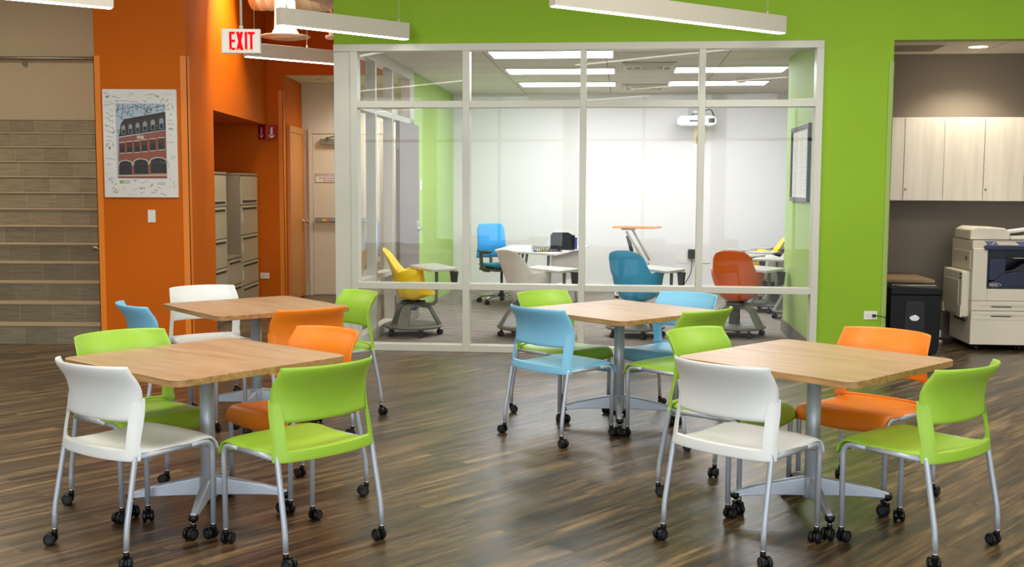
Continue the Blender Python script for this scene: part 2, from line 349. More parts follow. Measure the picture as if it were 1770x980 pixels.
# stairs
R_, G_ = .178, .28
bm = BM()
for i in range(13):
    y = 10.42+i*G_
    bx(bm, -8.99, -3.885, y, 14.1, i*R_, (i+1)*R_)
    bx(bm, -8.99, -3.885, y-.012, y+.05, (i+1)*R_-.008, (i+1)*R_+.002, 1)
    bx(bm, -8.99, -3.885, y+.05, y+G_, (i+1)*R_, (i+1)*R_+.002, 1)
struct('floor_stairs', bm, ['stair', 'tread'])
bm = BM(); bx(bm, -9, -3.87, 14.1, 14.2, 0, 4.2); struct('wall_stairs', bm, 'plaster')

# green wall, stub and header (glass-wall frame of reference)
bm = BM()
bx(bm, 0, 8.6, 0, .14, 2.787, 4.2)
bx(bm, 4.352, 4.945, 0, .14, 0, 2.787)
struct('wall_green', bm, 'green', True)
bm = BM(); bx(bm, 4.32, 4.945, .14, 1.83, 0, 2.84); struct('wall_classroom_right', bm, 'green_veiled', True)
bm = BM(); bx(bm, .0, .17, 2.84, 6.2, 0, 2.84); struct('wall_classroom_left', bm, 'green_veiled', True)
bm = BM(); bx(bm, .0, .15, .14, 6.2, 2.86, 4.2); struct('wall_classroom_upper', bm, 'white_wall', True)
bm = BM(); bx(bm, 0, 7.7, 6.0, 6.15, 0, 2.9); struct('wall_classroom_back', bm, 'room_white', True)
bm = BM(); bx(bm, 7.6, 7.7, 1.83, 6.0, 0, 2.9); bx(bm, 4.945, 7.6, 1.66, 1.83, 0, 2.9); struct('wall_classroom_side', bm, 'room_white', True)
bm = BM(); bx(bm, .0, 7.7, .14, 6.15, 2.842, 2.86); struct('ceiling_classroom', bm, 'ceil_tile', True)
bm = BM(); bx(bm, .17, 7.6, 5.985, 6.0, .006, .11); struct('baseboard_classroom', bm, 'base_white', True)
bm = BM(); bx(bm, 4.305, 4.32, .14, 1.845, .006, .14); bx(bm, 4.305, 4.945, 1.83, 1.845, .006, .14); struct('baseboard_right', bm, 'base_grey', True)
bm = BM(); bx(bm, 4.906, 4.951, -.007, 0, 0, 2.605); bx(bm, 4.945, 4.951, -.007, .06, 0, 2.605); struct('trim_4', bm, 'green_trim', True)
# copy room
bm = BM(); bx(bm, 4.945, 8.2, 1.53, 1.65, 0, 2.85); struct('wall_copy_room', bm, 'grey_wall', True)
bm = BM(); bx(bm, 8.1, 8.2, .14, 1.53, 0, 2.85); bx(bm, 4.945, 4.96, .14, 1.53, 0, 2.85); struct('wall_copy_room_sides', bm, 'grey_wall', True)
bm = BM(); bx(bm, 4.945, 8.2, .14, 1.65, 2.85, 2.86); struct('ceiling_copy_room', bm, 'ceil_tile', True)

# glazed partition
bm = BM()
bx(bm, 0, 4.352, -.03, .10, 2.724, 2.787)
bx(bm, 0, .155, -.015, .10, 0, 2.724)
bx(bm, .155, .219, -.03, .10, 0, 2.724)
for a, b in ((1.183, 1.247), (2.238, 2.294), (3.283, 3.34), (4.29, 4.352)): bx(bm, a, b, -.03, .10, 0, 2.724)
for z0, z1 in ((.0, .062), (.572, .628), (2.218, 2.279)):
    for a, b in ((.219, 1.183), (1.247, 2.238), (2.294, 3.283), (3.34, 4.29)): bx(bm, a, b, -.03, .10, z0, z1)
wf = struct('window_6', bm, 'frame', True, .003)
for a, b in ((.219, 1.183), (1.247, 2.238), (2.294, 3.283), (3.34, 4.29)):
    for z0, z1 in ((.062, .572), (.628, 2.218), (2.279, 2.724)):
        bm = BM(); v = [bm.verts.new(p) for p in ((a, .03, z0), (b, .03, z0), (b, .03, z1), (a, .03, z1))]; bm.faces.new(v); obj('pane', bm, 'glass', wf)
# its return with sidelights and the door opening
bm = BM()
bx(bm, .10, .20, .10, 2.84, 2.724, 2.842); bx(bm, .10, .20, .10, 2.84, 2.218, 2.279)
for t0, t1 in ((.10, .13), (.80, .86), (1.60, 1.67), (2.58, 2.84)): bx(bm, .10, .20, t0, t1, 0, 2.724)
for t0, t1 in ((.13, .80), (.86, 1.60)):
    for z0, z1 in ((0, .10), (.572, .628)): bx(bm, .10, .20, t0, t1, z0, z1)
wf2 = struct('window_7', bm, 'frame', True, .003)
for t0, t1, zs in ((.13, .80, ((.10, .572), (.628, 2.218), (2.279, 2.724))), (.86, 1.60, ((.10, .572), (.628, 2.218), (2.279, 2.724))), (1.67, 2.58, ((2.279, 2.724),))):
    for z0, z1 in zs:
        bm = BM(); v = [bm.verts.new(p) for p in ((.15, t0, z0), (.15, t1, z0), (.15, t1, z1), (.15, t0, z1))]; bm.faces.new(v); obj('pane', bm, 'glass', wf2)
# classroom door
dr = bpy.data.objects.new('door_1', None); C.objects.link(dr); dr['kind'] = 'structure'; dr.location = g(.215, 1.69); dr.rotation_euler = (0, 0, GA+math.radians(-2.5))
box_obj('door_leaf', 'door_grey', (0, .045, 0, .90, .012, 2.20), dr, .002)
for z in (.25, 1.9): box_obj('hinge', 'steel', (.0, .052, -.016, .012, z, z+.12), dr)
bm = BM(); lathe(bm, [(.028, 0), (.028, .012), (.012, .014), (.012, .05)], 16, 0, (.045, .83, 1.02), 'x'); bx(bm, .085, .10, .72, .84, 1.01, 1.03); bx(bm, .044, .05, .80, .86, .96, 1.12); obj('lever_handle', bm, 'chrome', dr, .003)
# orange door in the corridor side wall
dr = bpy.data.objects.new('door_2', None); C.objects.link(dr); dr['kind'] = 'structure'; dr.location = (-2.888, 14.2, 0)
box_obj('door_leaf', 'door_orange', (0, .03, .06, .90, .01, 2.2), dr, .002)
bm = BM(); bx(bm, 0, .045, 0, .06, 0, 2.28); bx(bm, 0, .045, .90, .96, 0, 2.28); bx(bm, 0, .045, .06, .90, 2.2, 2.28); obj('door_frame', bm, 'door_orange', dr, .002)
for z in (.35, 1.1, 1.95): box_obj('hinge', 'steel', (.028, .036, .05, .075, z, z+.12), dr)
bm = BM(); lathe(bm, [(.03, 0), (.03, .01), (.012, .012), (.012, .05), (.03, .055), (.03, .08)], 16, 0, (.03, .84, 1.03), 'x'); obj('door_knob', bm, 'chrome', dr)
# white exit door at the corridor end
dr = bpy.data.objects.new('door_3', None); C.objects.link(dr); dr['kind'] = 'structure'; dr.location = (-2.80, 15.25, 0)
bm = BM(); bx(bm, 0, .055, -.03, 0, 0, 2.285); bx(bm, 1.03, 1.085, -.03, 0, 0, 2.285); bx(bm, .055, 1.03, -.03, 0, 2.22, 2.285); obj('door_frame', bm, 'door_white', dr, .004)
box_obj('door_leaf', 'door_white', (.06, 1.025, -.018, 0, .012, 2.215), dr, .002)
bm = BM(); bx(bm, .09, .95, -.075, -.02, 1.015, 1.075); obj('push_bar', bm, 'steel', dr, .006)
box_obj('push_bar_label', 'yellow_l', (.19, .25, -.0765, -.0755, 1.03, 1.06), dr); box_obj('alarm_light', 'exit_red', (.26, .285, -.077, -.0755, 1.035, 1.055), dr)
bm = BM(); bx(bm, .17, .48, -.08, -.02, 2.07, 2.15); tube(bm, [(.25, -.05, 2.16), (.30, -.12, 2.165), (.55, -.05, 2.24)], .012, 8); obj('door_closer', bm, 'file_side', dr, .004)
sg = box_obj('door_sign', 'paper', (.09, .55, -.021, -.0185, 1.555, 1.675), dr)
bm = BM(); bx(bm, .09, .55, -.0225, -.0212, 1.555, 1.560); bx(bm, .09, .55, -.0225, -.0212, 1.670, 1.675); bx(bm, .09, .095, -.0225, -.0212, 1.56, 1.67); bx(bm, .545, .55, -.0225, -.0212, 1.56, 1.67); obj('sign_border', bm, 'red_ink', dr)
for k, tx in enumerate(('PUSH UNTIL ALARM SOUNDS', 'DOOR CAN BE OPENED', 'IN 15 SECONDS')):
    text_obj('sign_lettering', tx, .033, 'red_ink', dr, (.32, -.0222, 1.650-.036*k), (PI/2, 0, 0))

# ------------------------------------------------------------------ TABLES
def rsq(h, r, n=8):
    out = []
    for k, (sx, sy) in enumerate(((1, 1), (-1, 1), (-1, -1), (1, -1))):
        for i in range(n+1):
            a = k*PI/2+i/n*PI/2; out.append((sx*(h-r)+r*math.cos(a), sy*(h-r)+r*math.sin(a)))
    return out
def caster_bm(ang, off=.018, r=.0255):
    """twin-wheel caster, stem axis at the origin, wheel touching z=0"""
    bm = BM(); d = Vector((math.cos(ang), math.sin(ang), 0)); s = Vector((-d.y, d.x, 0)); c = d*off+Vector((0, 0, r))
    def disc(o0, o1, rad, mi, n=20):
        prof = [(rad*.86, o0), (rad, o0+(o1-o0)*.2), (rad, o0+(o1-o0)*.8), (rad*.86, o1)]; rings = []
        for rr, w in prof: rings.append([bm.verts.new(c+s*w+d*rr*math.cos(2*PI*k/n)+Vector((0, 0, rr*math.sin(2*PI*k/n)))) for k in range(n)])
        for a, b in zip(rings, rings[1:]):
            for k in range(n): f = bm.faces.new([a[k], a[(k+1) % n], b[(k+1) % n], b[k]]); f.smooth = True; f.material_index = mi
        bm.faces.new(rings[0]).material_index = mi; bm.faces.new(rings[-1]).material_index = mi
    disc(.006, .024, r, 0); disc(-.024, -.006, r, 0); disc(-.008, .008, r*.72, 0, 16); disc(.0235, .026, r*.62, 1, 16); disc(-.026, -.0235, r*.62, 1, 16)
    lathe(bm, [(.011, r+.004), (.012, r+.03), (.0125, .062), (.009, .064), (.009, .078)], 14, 0)
    lathe(bm, [(.0128, .066), (.0128, .071)], 14, 2)
    return bm
def make_table():
    t = thing('cafe_table', 'x', 'table', (0, 0, 0), 0, 'square wooden tables on four-legged bases')
    H = .457
    bm = BM(); o2 = rsq(H, .062); prism(bm, o2, .7065, .7365); 
    for f in bm.faces:
        if abs(f.normal.z) < .5: f.material_index = 1
    bmesh.ops.recalc_face_normals(bm, faces=bm.faces)
    for f in bm.faces: f.normal_update(); f.material_index = 0 if f.normal.z > .5 else 1
    obj('tabletop', bm, ['top', 'edge'], t, .0025)
    bm = BM(); lathe(bm, [(.033, .10), (.033, .69)], 28, 0); lathe(bm, [(.05, .685), (.11, .70), (.11, .706)], 28, 0); bx(bm, -.28, .28, -.03, .03, .688, .706); obj('post', bm, 'silver', t)
    bm = BM(); lathe(bm, [(.036, .085), (.043, .095), (.043, .175), (.036, .19)], 28); obj('hub', bm, 'silver', t)
    for k in range(4):
        a = PI/4+k*PI/2; Rm = Matrix.Rotation(a, 4, 'Z')
        bm = BM(); w0, w1 = .023, .015
        secs = [(.025, w0, .098, .188), (.12, .021, .098, .170), (.25, .018, .094, .143), (.355, w1, .085, .112)]; rings = []
        for x, w, z0, z1 in secs:
            rings.append([bm.verts.new(Rm @ Vector(p)) for p in ((x, -w, z0), (x, w, z0), (x, w*.85, z1-.006), (x, w*.5, z1), (x, -w*.5, z1), (x, -w*.85, z1-.006))])
        for p, q in zip(rings, rings[1:]):
            for i in range(6): bm.faces.new([p[i], p[(i+1) % 6], q[(i+1) % 6], q[i]])
        bm.faces.new(rings[0]); bm.faces.new(rings[-1])
        lg = obj('leg', bm, 'silver', t, .004)
        cb = caster_bm(a+[.9, 2.2, -.7, 2.6][k], .018, .0275)
        lathe(cb, [(.0, .078), (.018, .079), (.022, .088), (.022, .104)], 14, 0); obj('caster', cb, ['black', 'black_matt', 'chrome'], lg, loc=(Rm @ Vector((.35, 0, 0))))
    return t
TABLES = [(-1.3906, 4.9717, .8699), (-1.6681, 7.1434, .6664), (.687, 6.9815, .712), (1.3904, 5.0077, .7479)]
TL = ['square oak-topped table at the front left, between the front white and front green chairs',
      'square oak-topped table at the back left, with blue, white, green and orange chairs around it',
      'square oak-topped table near the glass wall, with only blue and green chairs around it',
      'square oak-topped table at the front right, between the white chair and the orange chair']
tb = make_table()
for i, (x, y, a) in enumerate(TABLES):
    o = tb if i == 0 else dup(tb)
    o.location = (x, y, 0); o.rotation_euler = (0, 0, a-PI/2*0); o['label'] = TL[i]

# ------------------------------------------------------------------ CHAIRS
def lerp(a, b, t): return a+(b-a)*t
def interp(x, keys):
    for (x0, y0), (x1, y1) in zip(keys, keys[1:]):
        if x <= x1: t = (x-x0)/(x1-x0); t = max(0, t); return y0+(y1-y0)*t
    return keys[-1][1]
def smooth_interp(x, keys):
    e = .012; return sum(interp(x+d*e, keys) for d in (-2, -1, 0, 1, 2))/5
YK = [(.40, -.197), (.50, -.180), (.60, -.156), (.66, -.150), (.72, -.162), (.80, -.217)]
WK = [(.40, .2535), (.50, .2515), (.60, .2495), (.68, .246), (.75, .240), (.80, .231)]
def back_pos(u, z):          # u in -1..1
    w = .052+.048*max(0, min(1, (z-.44)/.34)); k = smooth_interp(z, WK)
    return (k*math.sin(u*1.15)/math.sin(1.15), smooth_interp(z, YK)-w*(1-u*u), z)
def make_chair():
    t = thing('cafe_chair', 'x', 'chair', (0, 0, 0), 0, 'plastic chairs on casters around the tables')
    # seat
    def seat(u, v):
        uu = 2*u-1
        prof = [(0, -.190, .454), (.12, -.155, .450), (.35, -.07, .446), (.6, .06, .449), (.78, .145, .456), (.87, .186, .453), (.93, .211, .434), (1, .223, .392)]
        for (a, y0, z0), (b, y1, z1) in zip(prof, prof[1:]):
            if v <= b:
                q = (v-a)/(b-a); y, z = lerp(y0, y1, q), lerp(z0, z1, q); break
        back = -.050*(1-uu*uu)*(1-min(1, v/.3)); dish = -.010*(1-uu*uu)*math.sin(PI*min(1, v/.85))
        front = .022*(1-uu*uu)*max(0, (v-.6)/.4)
        w = lerp(.222, .238, min(1, v*1.6))
        return (uu*w, y+back+front, z+dish-.008*abs(uu)**6-.018*(1-uu*uu)*max(0, (v-.8)/.2)**2)
    bm = BM(); grid_shell(bm, seat, 18, 34, .012); obj('seat', bm, 'p_white', t)
    # backrest panel
    def panel(u, v):
        uu = 2*u-1; top = .800+.004*(1-uu*uu); bot = .574-.002*(1-uu*uu); z = lerp(bot, top, v); x, y, z = back_pos(uu*lerp(.93, 1, min(1, v/.55)), z)
        return (x, y, z)
    bm = BM(); grid_shell(bm, panel, 28, 22, .010); obj('backrest', bm, 'p_white', t)
    # upright frame: two stiles and the lower band, one moulding
    zs = [.420, .430, .447, .463, .480, .52, .56, .60, .635, .655, .667]
    us = [-1, -.95, -.86, -.79, -.72, -.5, -.25, 0, .25, .5, .72, .79, .86, .95, 1]
    bm = BM(); V = {}
    th = .019
    for i, u in enumerate(us):
        for j, z in enumerate(zs):
            uu = u
            if z > .61 and abs(u) < .99: # shoulder narrows towards its top
                uu = math.copysign(1-(1-abs(u))*(1-.45*(z-.61)/.057), u)
            p = Vector(back_pos(uu, z)); n = Vector((uu*.45, 1, 0)).normalized()
            fwd = .002+(.008 if z < .48 else 0); bk = th*(1.0 if z < .64 else lerp(1, .6, (z-.64)/.027))
            if z < .425: bk *= .9
            V[i, j, 0] = bm.verts.new(p+n*(fwd+.004)); V[i, j, 1] = bm.verts.new(p-n*(bk-.004))
    def keep(i, j):
        if i < 0 or i >= len(us)-1 or j < 0 or j >= len(zs)-1: return False
        um = abs(us[i]+us[i+1])/2; return zs[j+1] <= .4631 or um > .79
    for i in range(len(us)-1):
        for j in range(len(zs)-1):
            if not keep(i, j): continue
            c = [(i, j), (i+1, j), (i+1, j+1), (i, j+1)]
            bm.faces.new([V[a, b, 0] for a, b in c]); bm.faces.new([V[a, b, 1] for a, b in c[::-1]])
            for (di, dj), (p, q) in (((0, -1), ((0, 1))), ((1, 0), (1, 2)), ((0, 1), (2, 3)), ((-1, 0), (3, 0))):
                if not keep(i+di, j+dj): bm.faces.new([V[c[p]+(0,)], V[c[p]+(1,)], V[c[q]+(1,)], V[c[q]+(0,)]])
    for v in [v for v in bm.verts if not v.link_faces]: bm.verts.remove(v)
    bf = obj('back_frame', bm, 'p_white', t, .0045, 3, True)
    # steel legs: front and rear legs with their caster, rails, crossbar
    for s in (-1, 1):
        bm = BM(); tube(bm, fillet([(s*.232, .08, .432), (s*.231, .193, .434), (s*.228, .193, .070)], .055, 8), .0118, 12); lg = obj('leg', bm, 'silver', t)
        obj('caster', caster_bm((.3, 2.4)[s > 0]), ['black', 'black_matt', 'chrome'], lg, loc=(s*.228, .193, 0))
        bm = BM(); tube(bm, fillet([(s*.240, -.192, .445), (s*.243, -.198, .42), (s*.250, -.247, .160), (s*.250, -.252, .070)], .03, 6), .0118, 12); lg = obj('leg', bm, 'silver', t)
        obj('caster', caster_bm((-.6, 1.5)[s > 0]), ['black', 'black_matt', 'chrome'], lg, loc=(s*.250, -.252, 0))
        bm = BM(); tube(bm, [(s*.236, -.19, .43), (s*.232, .085, .432)], .0115, 12); obj('side_rail', bm, 'silver', t)
    bm = BM(); tube(bm, [(-.23, .150, .424), (.23, .150, .424)], .010, 10); tube(bm, [(-.235, -.12, .424), (.235, -.12, .424)], .010, 10); obj('crossbar', bm, 'silver', t)
    return t
CH = [ # x, y, yaw, colour, label
 (-1.574, 4.600, -.628, 'white', 'white plastic chair at the front left table, seen from behind'),
 (-.908, 4.591, .841, 'green', 'lime green chair in front of the front left table, its whole back shown'),
 (-1.735, 5.149, -2.319, 'green', 'lime green chair facing us behind the front left table and its white chair'),
 (-1.063, 5.277, 2.426, 'orange', 'bright orange chair pushed under the far right side of the front left table'),
 (-2.063, 7.577, -2.532, 'white', 'white chair behind the back left table, facing us near the filing cabinets'),
 (-1.215, 7.295, 2.177, 'green', 'lime green chair at the right side of the back left table, near the yellow chair'),
 (-1.314, 6.599, .694, 'orange', 'orange chair seen from behind at the back left table, beyond the brighter orange one'),
 (-2.097, 6.735, -.943, 'blue', 'blue chair before the orange wall, only its curved back showing'),
 (.314, 6.675, -.847, 'blue', 'light blue chair at the middle table seen from behind, its four legs showing'),
 (1.002, 6.613, .768, 'green', 'lime green chair at the near right side of the middle table, seen from behind'),
 (.352, 7.299, -2.404, 'green', 'lime green chair at the far left side of the middle table, against the glass wall'),
 (1.035, 7.237, 2.364, 'blue', 'light blue chair at the far right side of the middle table, facing us'),
 (1.013, 4.648, -.800, 'white', 'white plastic chair at the front right table, seen from behind'),
 (1.714, 4.616, .690, 'green', 'lime green chair at the bottom right of the picture, seen from behind'),
 (1.078, 5.330, -2.330, 'green', 'lime green chair facing us at the front right table, just behind its white chair'),
 (1.720, 5.336, 2.325, 'orange', 'orange chair at the far right side of the front right table, facing us'),
]
ch0 = make_chair()
for i, (x, y, a, c, lab) in enumerate(CH):
    if i == 0: o = ch0; o.location = (x, y, 0); o.rotation_euler = (0, 0, a); o['label'] = lab
    else: o = dup(ch0, (x, y, 0), a, lab, None if c == 'white' else {'white_polypropylene': M['p_'+c]})
    # every caster has swivelled its own way
    k = 0
    for lg in o.children:
        for cs in lg.children: k += 1; cs.rotation_euler = (0, 0, random.uniform(-2.6, 2.6))

# ------------------------------------------------------------------ CLASSROOM
def make_node():
    t = thing('tablet_chair', 'x', 'chair', (0, 0, 0), 0, 'bucket chairs with tablet desks behind the glass')
    spine = [(0, -.300, .885), (.12, -.262, .80), (.27, -.215, .66), (.40, -.185, .55), (.50, -.165, .43), (.60, -.105, .365), (.74, .02, .352), (.88, .15, .40), (1, .245, .425)]
    side = [(0, .135, -.290, .862), (.05, .168, -.268, .845), (.12, .195, -.225, .795), (.27, .213, -.160, .70), (.36, .225, -.115, .650), (.46, .262, -.02, .680), (.56, .285, .065, .678), (.63, .262, .08, .60), (.74, .225, .11, .450), (.88, .205, .185, .425), (1, .150, .235, .422)]
    def sp(keys, v, n):
        for a, b in zip(keys, keys[1:]):
            if v <= b[0]+1e-9:
                q = (v-a[0])/(b[0]-a[0]); return [lerp(a[k], b[k], q) for k in range(1, n)]
        return list(keys[-1][1:])
    def fn(u, v):
        uu = 2*u-1; cy, cz = sp(spine, v, 3); w, sy, sz = sp(side, v, 4); a = abs(uu); k = a**2.6
        return (math.copysign(w*a**.92, uu) if a > 1e-6 else 0, lerp(cy, sy, k), lerp(cz, sz, k))
    bm = BM(); grid_shell(bm, fn, 22, 44, .007); obj('seat_shell', bm, 'p_yellow', t)
    bm = BM(); lathe(bm, [(.035, .25), (.045, .26), (.045, .325), (.09, .335), (.12, .345)], 24); bx(bm, -.08, .08, -.12, .12, .325, .345); obj('swivel', bm, 'node_d', t, .004)
    # tray base: dished ring with three arched struts
    bm = BM(); lathe(bm, [(.20, .070), (.285, .078), (.305, .092), (.300, .112), (.288, .108), (.275, .094), (.02, .088)], 48); b = obj('tray_base', bm, 'node', t)
    for k in range(3):
        a = PI/2+k*2*PI/3+.25; Rm = Matrix.Rotation(a, 4, 'Z')
        bm = BM(); pts = fillet([Vector((.01, 0, .30)), Vector((.16, 0, .295)), Vector((.205, 0, .22)), Vector((.272, 0, .098))], .07, 6); n = len(pts); rings = []
        for i, p in enumerate(pts):
            w = lerp(.034, .058, i/(n-1)); d = (pts[min(i+1, n-1)]-pts[max(i-1, 0)]).normalized(); nn = Vector((-d.z, 0, d.x)); h = .02
            rings.append([bm.verts.new(Rm @ (p+Vector((0, sy*w, 0))+nn*sz*h)) for sy, sz in ((-1, -1), (1, -1), (1, 1), (-1, 1))])
        for p, q in zip(rings, rings[1:]):
            for i in range(4): bm.faces.new([p[i], p[(i+1) % 4], q[(i+1) % 4], q[i]])
        bm.faces.new(rings[0]); bm.faces.new(rings[-1]); obj('strut', bm, 'node', t, .006)
    for k in range(5):
        a = .4+k*2*PI/5; cb = caster_bm(a+.7, .012, .028); obj('caster', cb, ['black', 'black_matt', 'node_d'], t, loc=(.262*math.cos(a), .262*math.sin(a), 0))
    return t
def node_arm(t, root, ang, tabpts, hz=.69):
    """swing arm from the swivel to the tablet, given in world coordinates"""
    inv = Matrix.Rotation(-t.rotation_euler.z, 4, 'Z') @ Matrix.Translation(-t.location)
    pts = [inv @ Vector(p) for p in tabpts]; 
    post = inv @ Vector(root)
    bm = BM(); tube(bm, fillet([(0, 0, .318), (post.x, post.y, .318), (post.x, post.y, hz-.03)], .07, 8), .017, 12); obj('swing_arm', bm, 'node', t)
    # rounded tablet outline
    q = fillet([tuple((pts[3]+pts[0])/2)]+[tuple(p) for p in pts]+[tuple((pts[3]+pts[0])/2)], .07, 5)[:-1]
    bm = BM(); prism(bm, [(p.x, p.y) for p in q], hz-.026, hz); obj('tablet', bm, 'tablet', t, .006)
    e = pts[2]; c = (pts[0]+pts[1]+pts[2]+pts[3])/4
    bm = BM(); lathe(bm, [(.030, -.15), (.043, -.03), (.047, -.028), (.047, -.02), (.038, -.021), (.028, -.14)], 20, 0, (lerp(c.x, e.x, .8), lerp(c.y, e.y, .8), hz-.02)); obj('cup_holder', bm, 'node_d', t)
node0 = make_node()
NODES = [ # s,t, facing yaw world offset, colour, label, post, tablet quad (s,t)
 (.52, 1.05, -1.50, 'p_yellow', 'yellow bucket chair with tablet behind the left pane of the glass wall', (.77, 1.00), ((.42, 1.35), (.64, 1.68), (1.00, 1.02), (.77, .70))),
 (1.68, 1.10, -.75, 'p_cream', 'cream white bucket chair behind glass, in front of the teacher desk', (2.05, 1.15), ((1.66, 1.18), (1.74, 1.55), (2.22, 1.12), (2.02, .72))),
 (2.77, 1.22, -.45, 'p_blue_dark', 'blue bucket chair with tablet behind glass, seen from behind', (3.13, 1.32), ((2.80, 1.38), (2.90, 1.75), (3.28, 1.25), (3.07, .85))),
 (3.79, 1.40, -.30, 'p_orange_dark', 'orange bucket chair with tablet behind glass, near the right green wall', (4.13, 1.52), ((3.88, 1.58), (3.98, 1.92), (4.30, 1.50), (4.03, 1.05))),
]
def gz(s, t, z=0): return tuple(g(s, t, z))
for i, (s, t, a, c, lab, post, tab) in enumerate(NODES):
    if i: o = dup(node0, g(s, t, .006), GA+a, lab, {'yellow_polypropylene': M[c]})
    else: o = node0
    NODES[i] = (o, s, t, a, c, lab, post, tab)
REAR = [(4.66, 2.95, .25, 'p_cream', 'white bucket chair with grey base, nearest of the chairs parked at the far right'),
        (4.45, 3.70, .35, 'tablet', 'pale grey bucket chair parked behind the nearest white one at the far right'),
        (4.72, 4.32, .3, 'p_navy', 'dark navy bucket chair in the middle of the parked row at the far right'),
        (4.50, 4.93, .35, 'p_yellow', 'yellow bucket chair parked at the far right beside the green wall end'),
        (4.85, 5.48, .3, 'p_navy', 'dark bucket chair parked last in the row by the whiteboard wall')]
rear = []
for (s, t, a, c, lab) in REAR:
    o = dup(node0, g(s, t, .006), GA+a+1.2, lab, {'yellow_polypropylene': M[c]}); rear.append((o, s, t))
o, s, t, a, c, lab, post, tab = NODES[0]; o.location = g(s, t, .006); o.rotation_euler = (0, 0, GA+a); o['label'] = lab
for (o, s, t, a, c, lab, post, tab) in NODES: node_arm(o, gz(*post), 0, [gz(*p) for p in tab])
for (o, s, t) in rear:
    node_arm(o, gz(s-.24, t+.12), 0, [gz(s-.55, t+.02), gz(s-.42, t+.35), gz(s-.05, t+.15), gz(s-.2, t-.15)])
bpy.context.view_layer.update()

# teacher's desk (angled table with modesty panel and trestle legs)
dk = thing('teacher_desk', 'white desk with grey side panel in the classroom, carrying a black file sorter', 'desk', g(1.62, 3.9, .006), GA-.0)
P4 = [(1.07-1.62, 3.50-3.9), (1.86-1.62, 2.80-3.9), (2.20-1.62, 4.62-3.9), (1.16-1.62, 4.62-3.9)]
bm = BM(); prism(bm, P4, .706, .734); obj('desktop', bm, 'white_top', dk, .006)
bm = BM(); a, b = Vector(P4[1]), Vector(P4[2]); d = (b-a).normalized(); nn = Vector((-d.y, d.x)); p0 = a+d*.10+nn*.06; p1 = b-d*.06+nn*.06
prism(bm, [tuple(p0), tuple(p1), tuple(p1+nn*.02), tuple(p0+nn*.02)], .36, .70); obj('modesty_panel', bm, 'modesty', dk)
for cx, cy in ((-.33, -.30), (.12, -.72), (.42, .55), (-.33, .55)):
    bm = BM(); tube(bm, [(cx*.75+.03, cy*.8+.08, .706), (cx, cy, .01)], .018, 10); obj('leg', bm, 'silver', dk)
# things on the desk
def gl(o, s, t, z, a=0): o.location = g(s, t, z); o.rotation_euler = (0, 0, GA+a); return o
tr = thing('letter_tray', 'black wire letter tray lying on the teacher desk', 'tray', g(1.73, 3.25, .741), GA+.2)
bm = BM(); bx(bm, -.17, .17, -.12, .12, 0, .006)
for z in (.03, .055): 
    for dd in ((-.17, .17, -.12, -.115), (-.17, .17, .115, .12), (-.17, -.165, -.12, .12), (.165, .17, -.12, .12)): bx(bm, *dd, z, z+.006)
for k in range(15):
    x = -.168+k*.024; bx(bm, x, x+.004, -.12, -.117, 0, .06); bx(bm, x, x+.004, .117, .12, 0, .06)
obj('tray_basket', bm, 'black', tr)
bm = BM(); bx(bm, -.06, -.02, -.05, .05, .006, .03, 1); bx(bm, .02, .12, -.08, .02, .006, .022); bx(bm, -.14, -.09, -.09, .06, .006, .02, 2); obj('desk_supplies', bm, ['steel', 'yellow_l', 'paper'], tr)
fs = thing('file_sorter', 'black upright file sorter with papers standing on the teacher desk', 'file sorter', g(1.88, 3.55, .741), GA+.15)
bm = BM(); prism(bm, [(-.13, 0), (.13, 0), (.13, .18), (.09, .215), (-.10, .215), (-.13, .18)], -.02, 0, 0, 'y'); prism(bm, [(-.02, 0), (.16, 0), (.16, .17), (.12, .20), (.0, .20), (-.02, .17)], .07, .09, 0, 'y'); bx(bm, -.13, .17, -.02, .16, 0, .01); bx(bm, .155, .17, -.02, .16, .01, .18); obj('sorter_body', bm, 'black', fs, .004)
bm = BM(); bx(bm, -.08, .14, .10, .106, .01, .25); bx(bm, .02, .17, .12, .126, .01, .24); obj('papers', bm, 'paper', fs)
box_obj('blue_folder', 'blue_ink', (.172, .20, -.01, .10, .01, .15), fs)
# blue task chair
oc = thing('office_chair', 'blue mesh-backed swivel chair with olive armrests at the teacher desk', 'chair', g(1.08, 4.2, .006), GA-2.45)
def obk(u, v):
    uu = 2*u-1; z = lerp(.58, 1.02, v); w = lerp(.225, .205, v)-(.03*max(0, v-.85)/.15); return (uu*w, -.235-.06*abs(v-.35)-.02*(1-uu*uu), z)
bm = BM(); grid_shell(bm, obk, 14, 14, .018); obj('backrest', bm, 'mesh_blue', oc)
def ost(u, v):
    uu = 2*u-1; vv = 2*v-1; return (uu*.235*(1-.08*abs(vv)**3), vv*.23*(1-.08*abs(uu)**4), .49+.012*uu*uu-.03*max(0, vv-.6))
bm = BM(); grid_shell(bm, ost, 12, 12, .05); obj('seat', bm, 'fabric_blue', oc)
bm = BM(); bx(bm, -.22, .22, -.20, .20, .425, .462); tube(bm, [(0, -.10, .45), (0, -.25, .46), (0, -.265, .62)], .022, 8); obj('seat_pan', bm, 'olive', oc, .01)
for s in (-1, 1):
    bm = BM(); tube(bm, fillet([(s*.18, 0, .43), (s*.29, -.02, .44), (s*.29, -.05, .67), (s*.29, .15, .675)], .05, 5), .024, 8); bx(bm, s*.29-.035, s*.29+.035, -.09, .17, .672, .69); obj('armrest', bm, 'olive', oc, .004)
bm = BM(); lathe(bm, [(.025, .08), (.028, .25), (.018, .26), (.018, .43)], 18); obj('gas_lift', bm, 'black', oc)
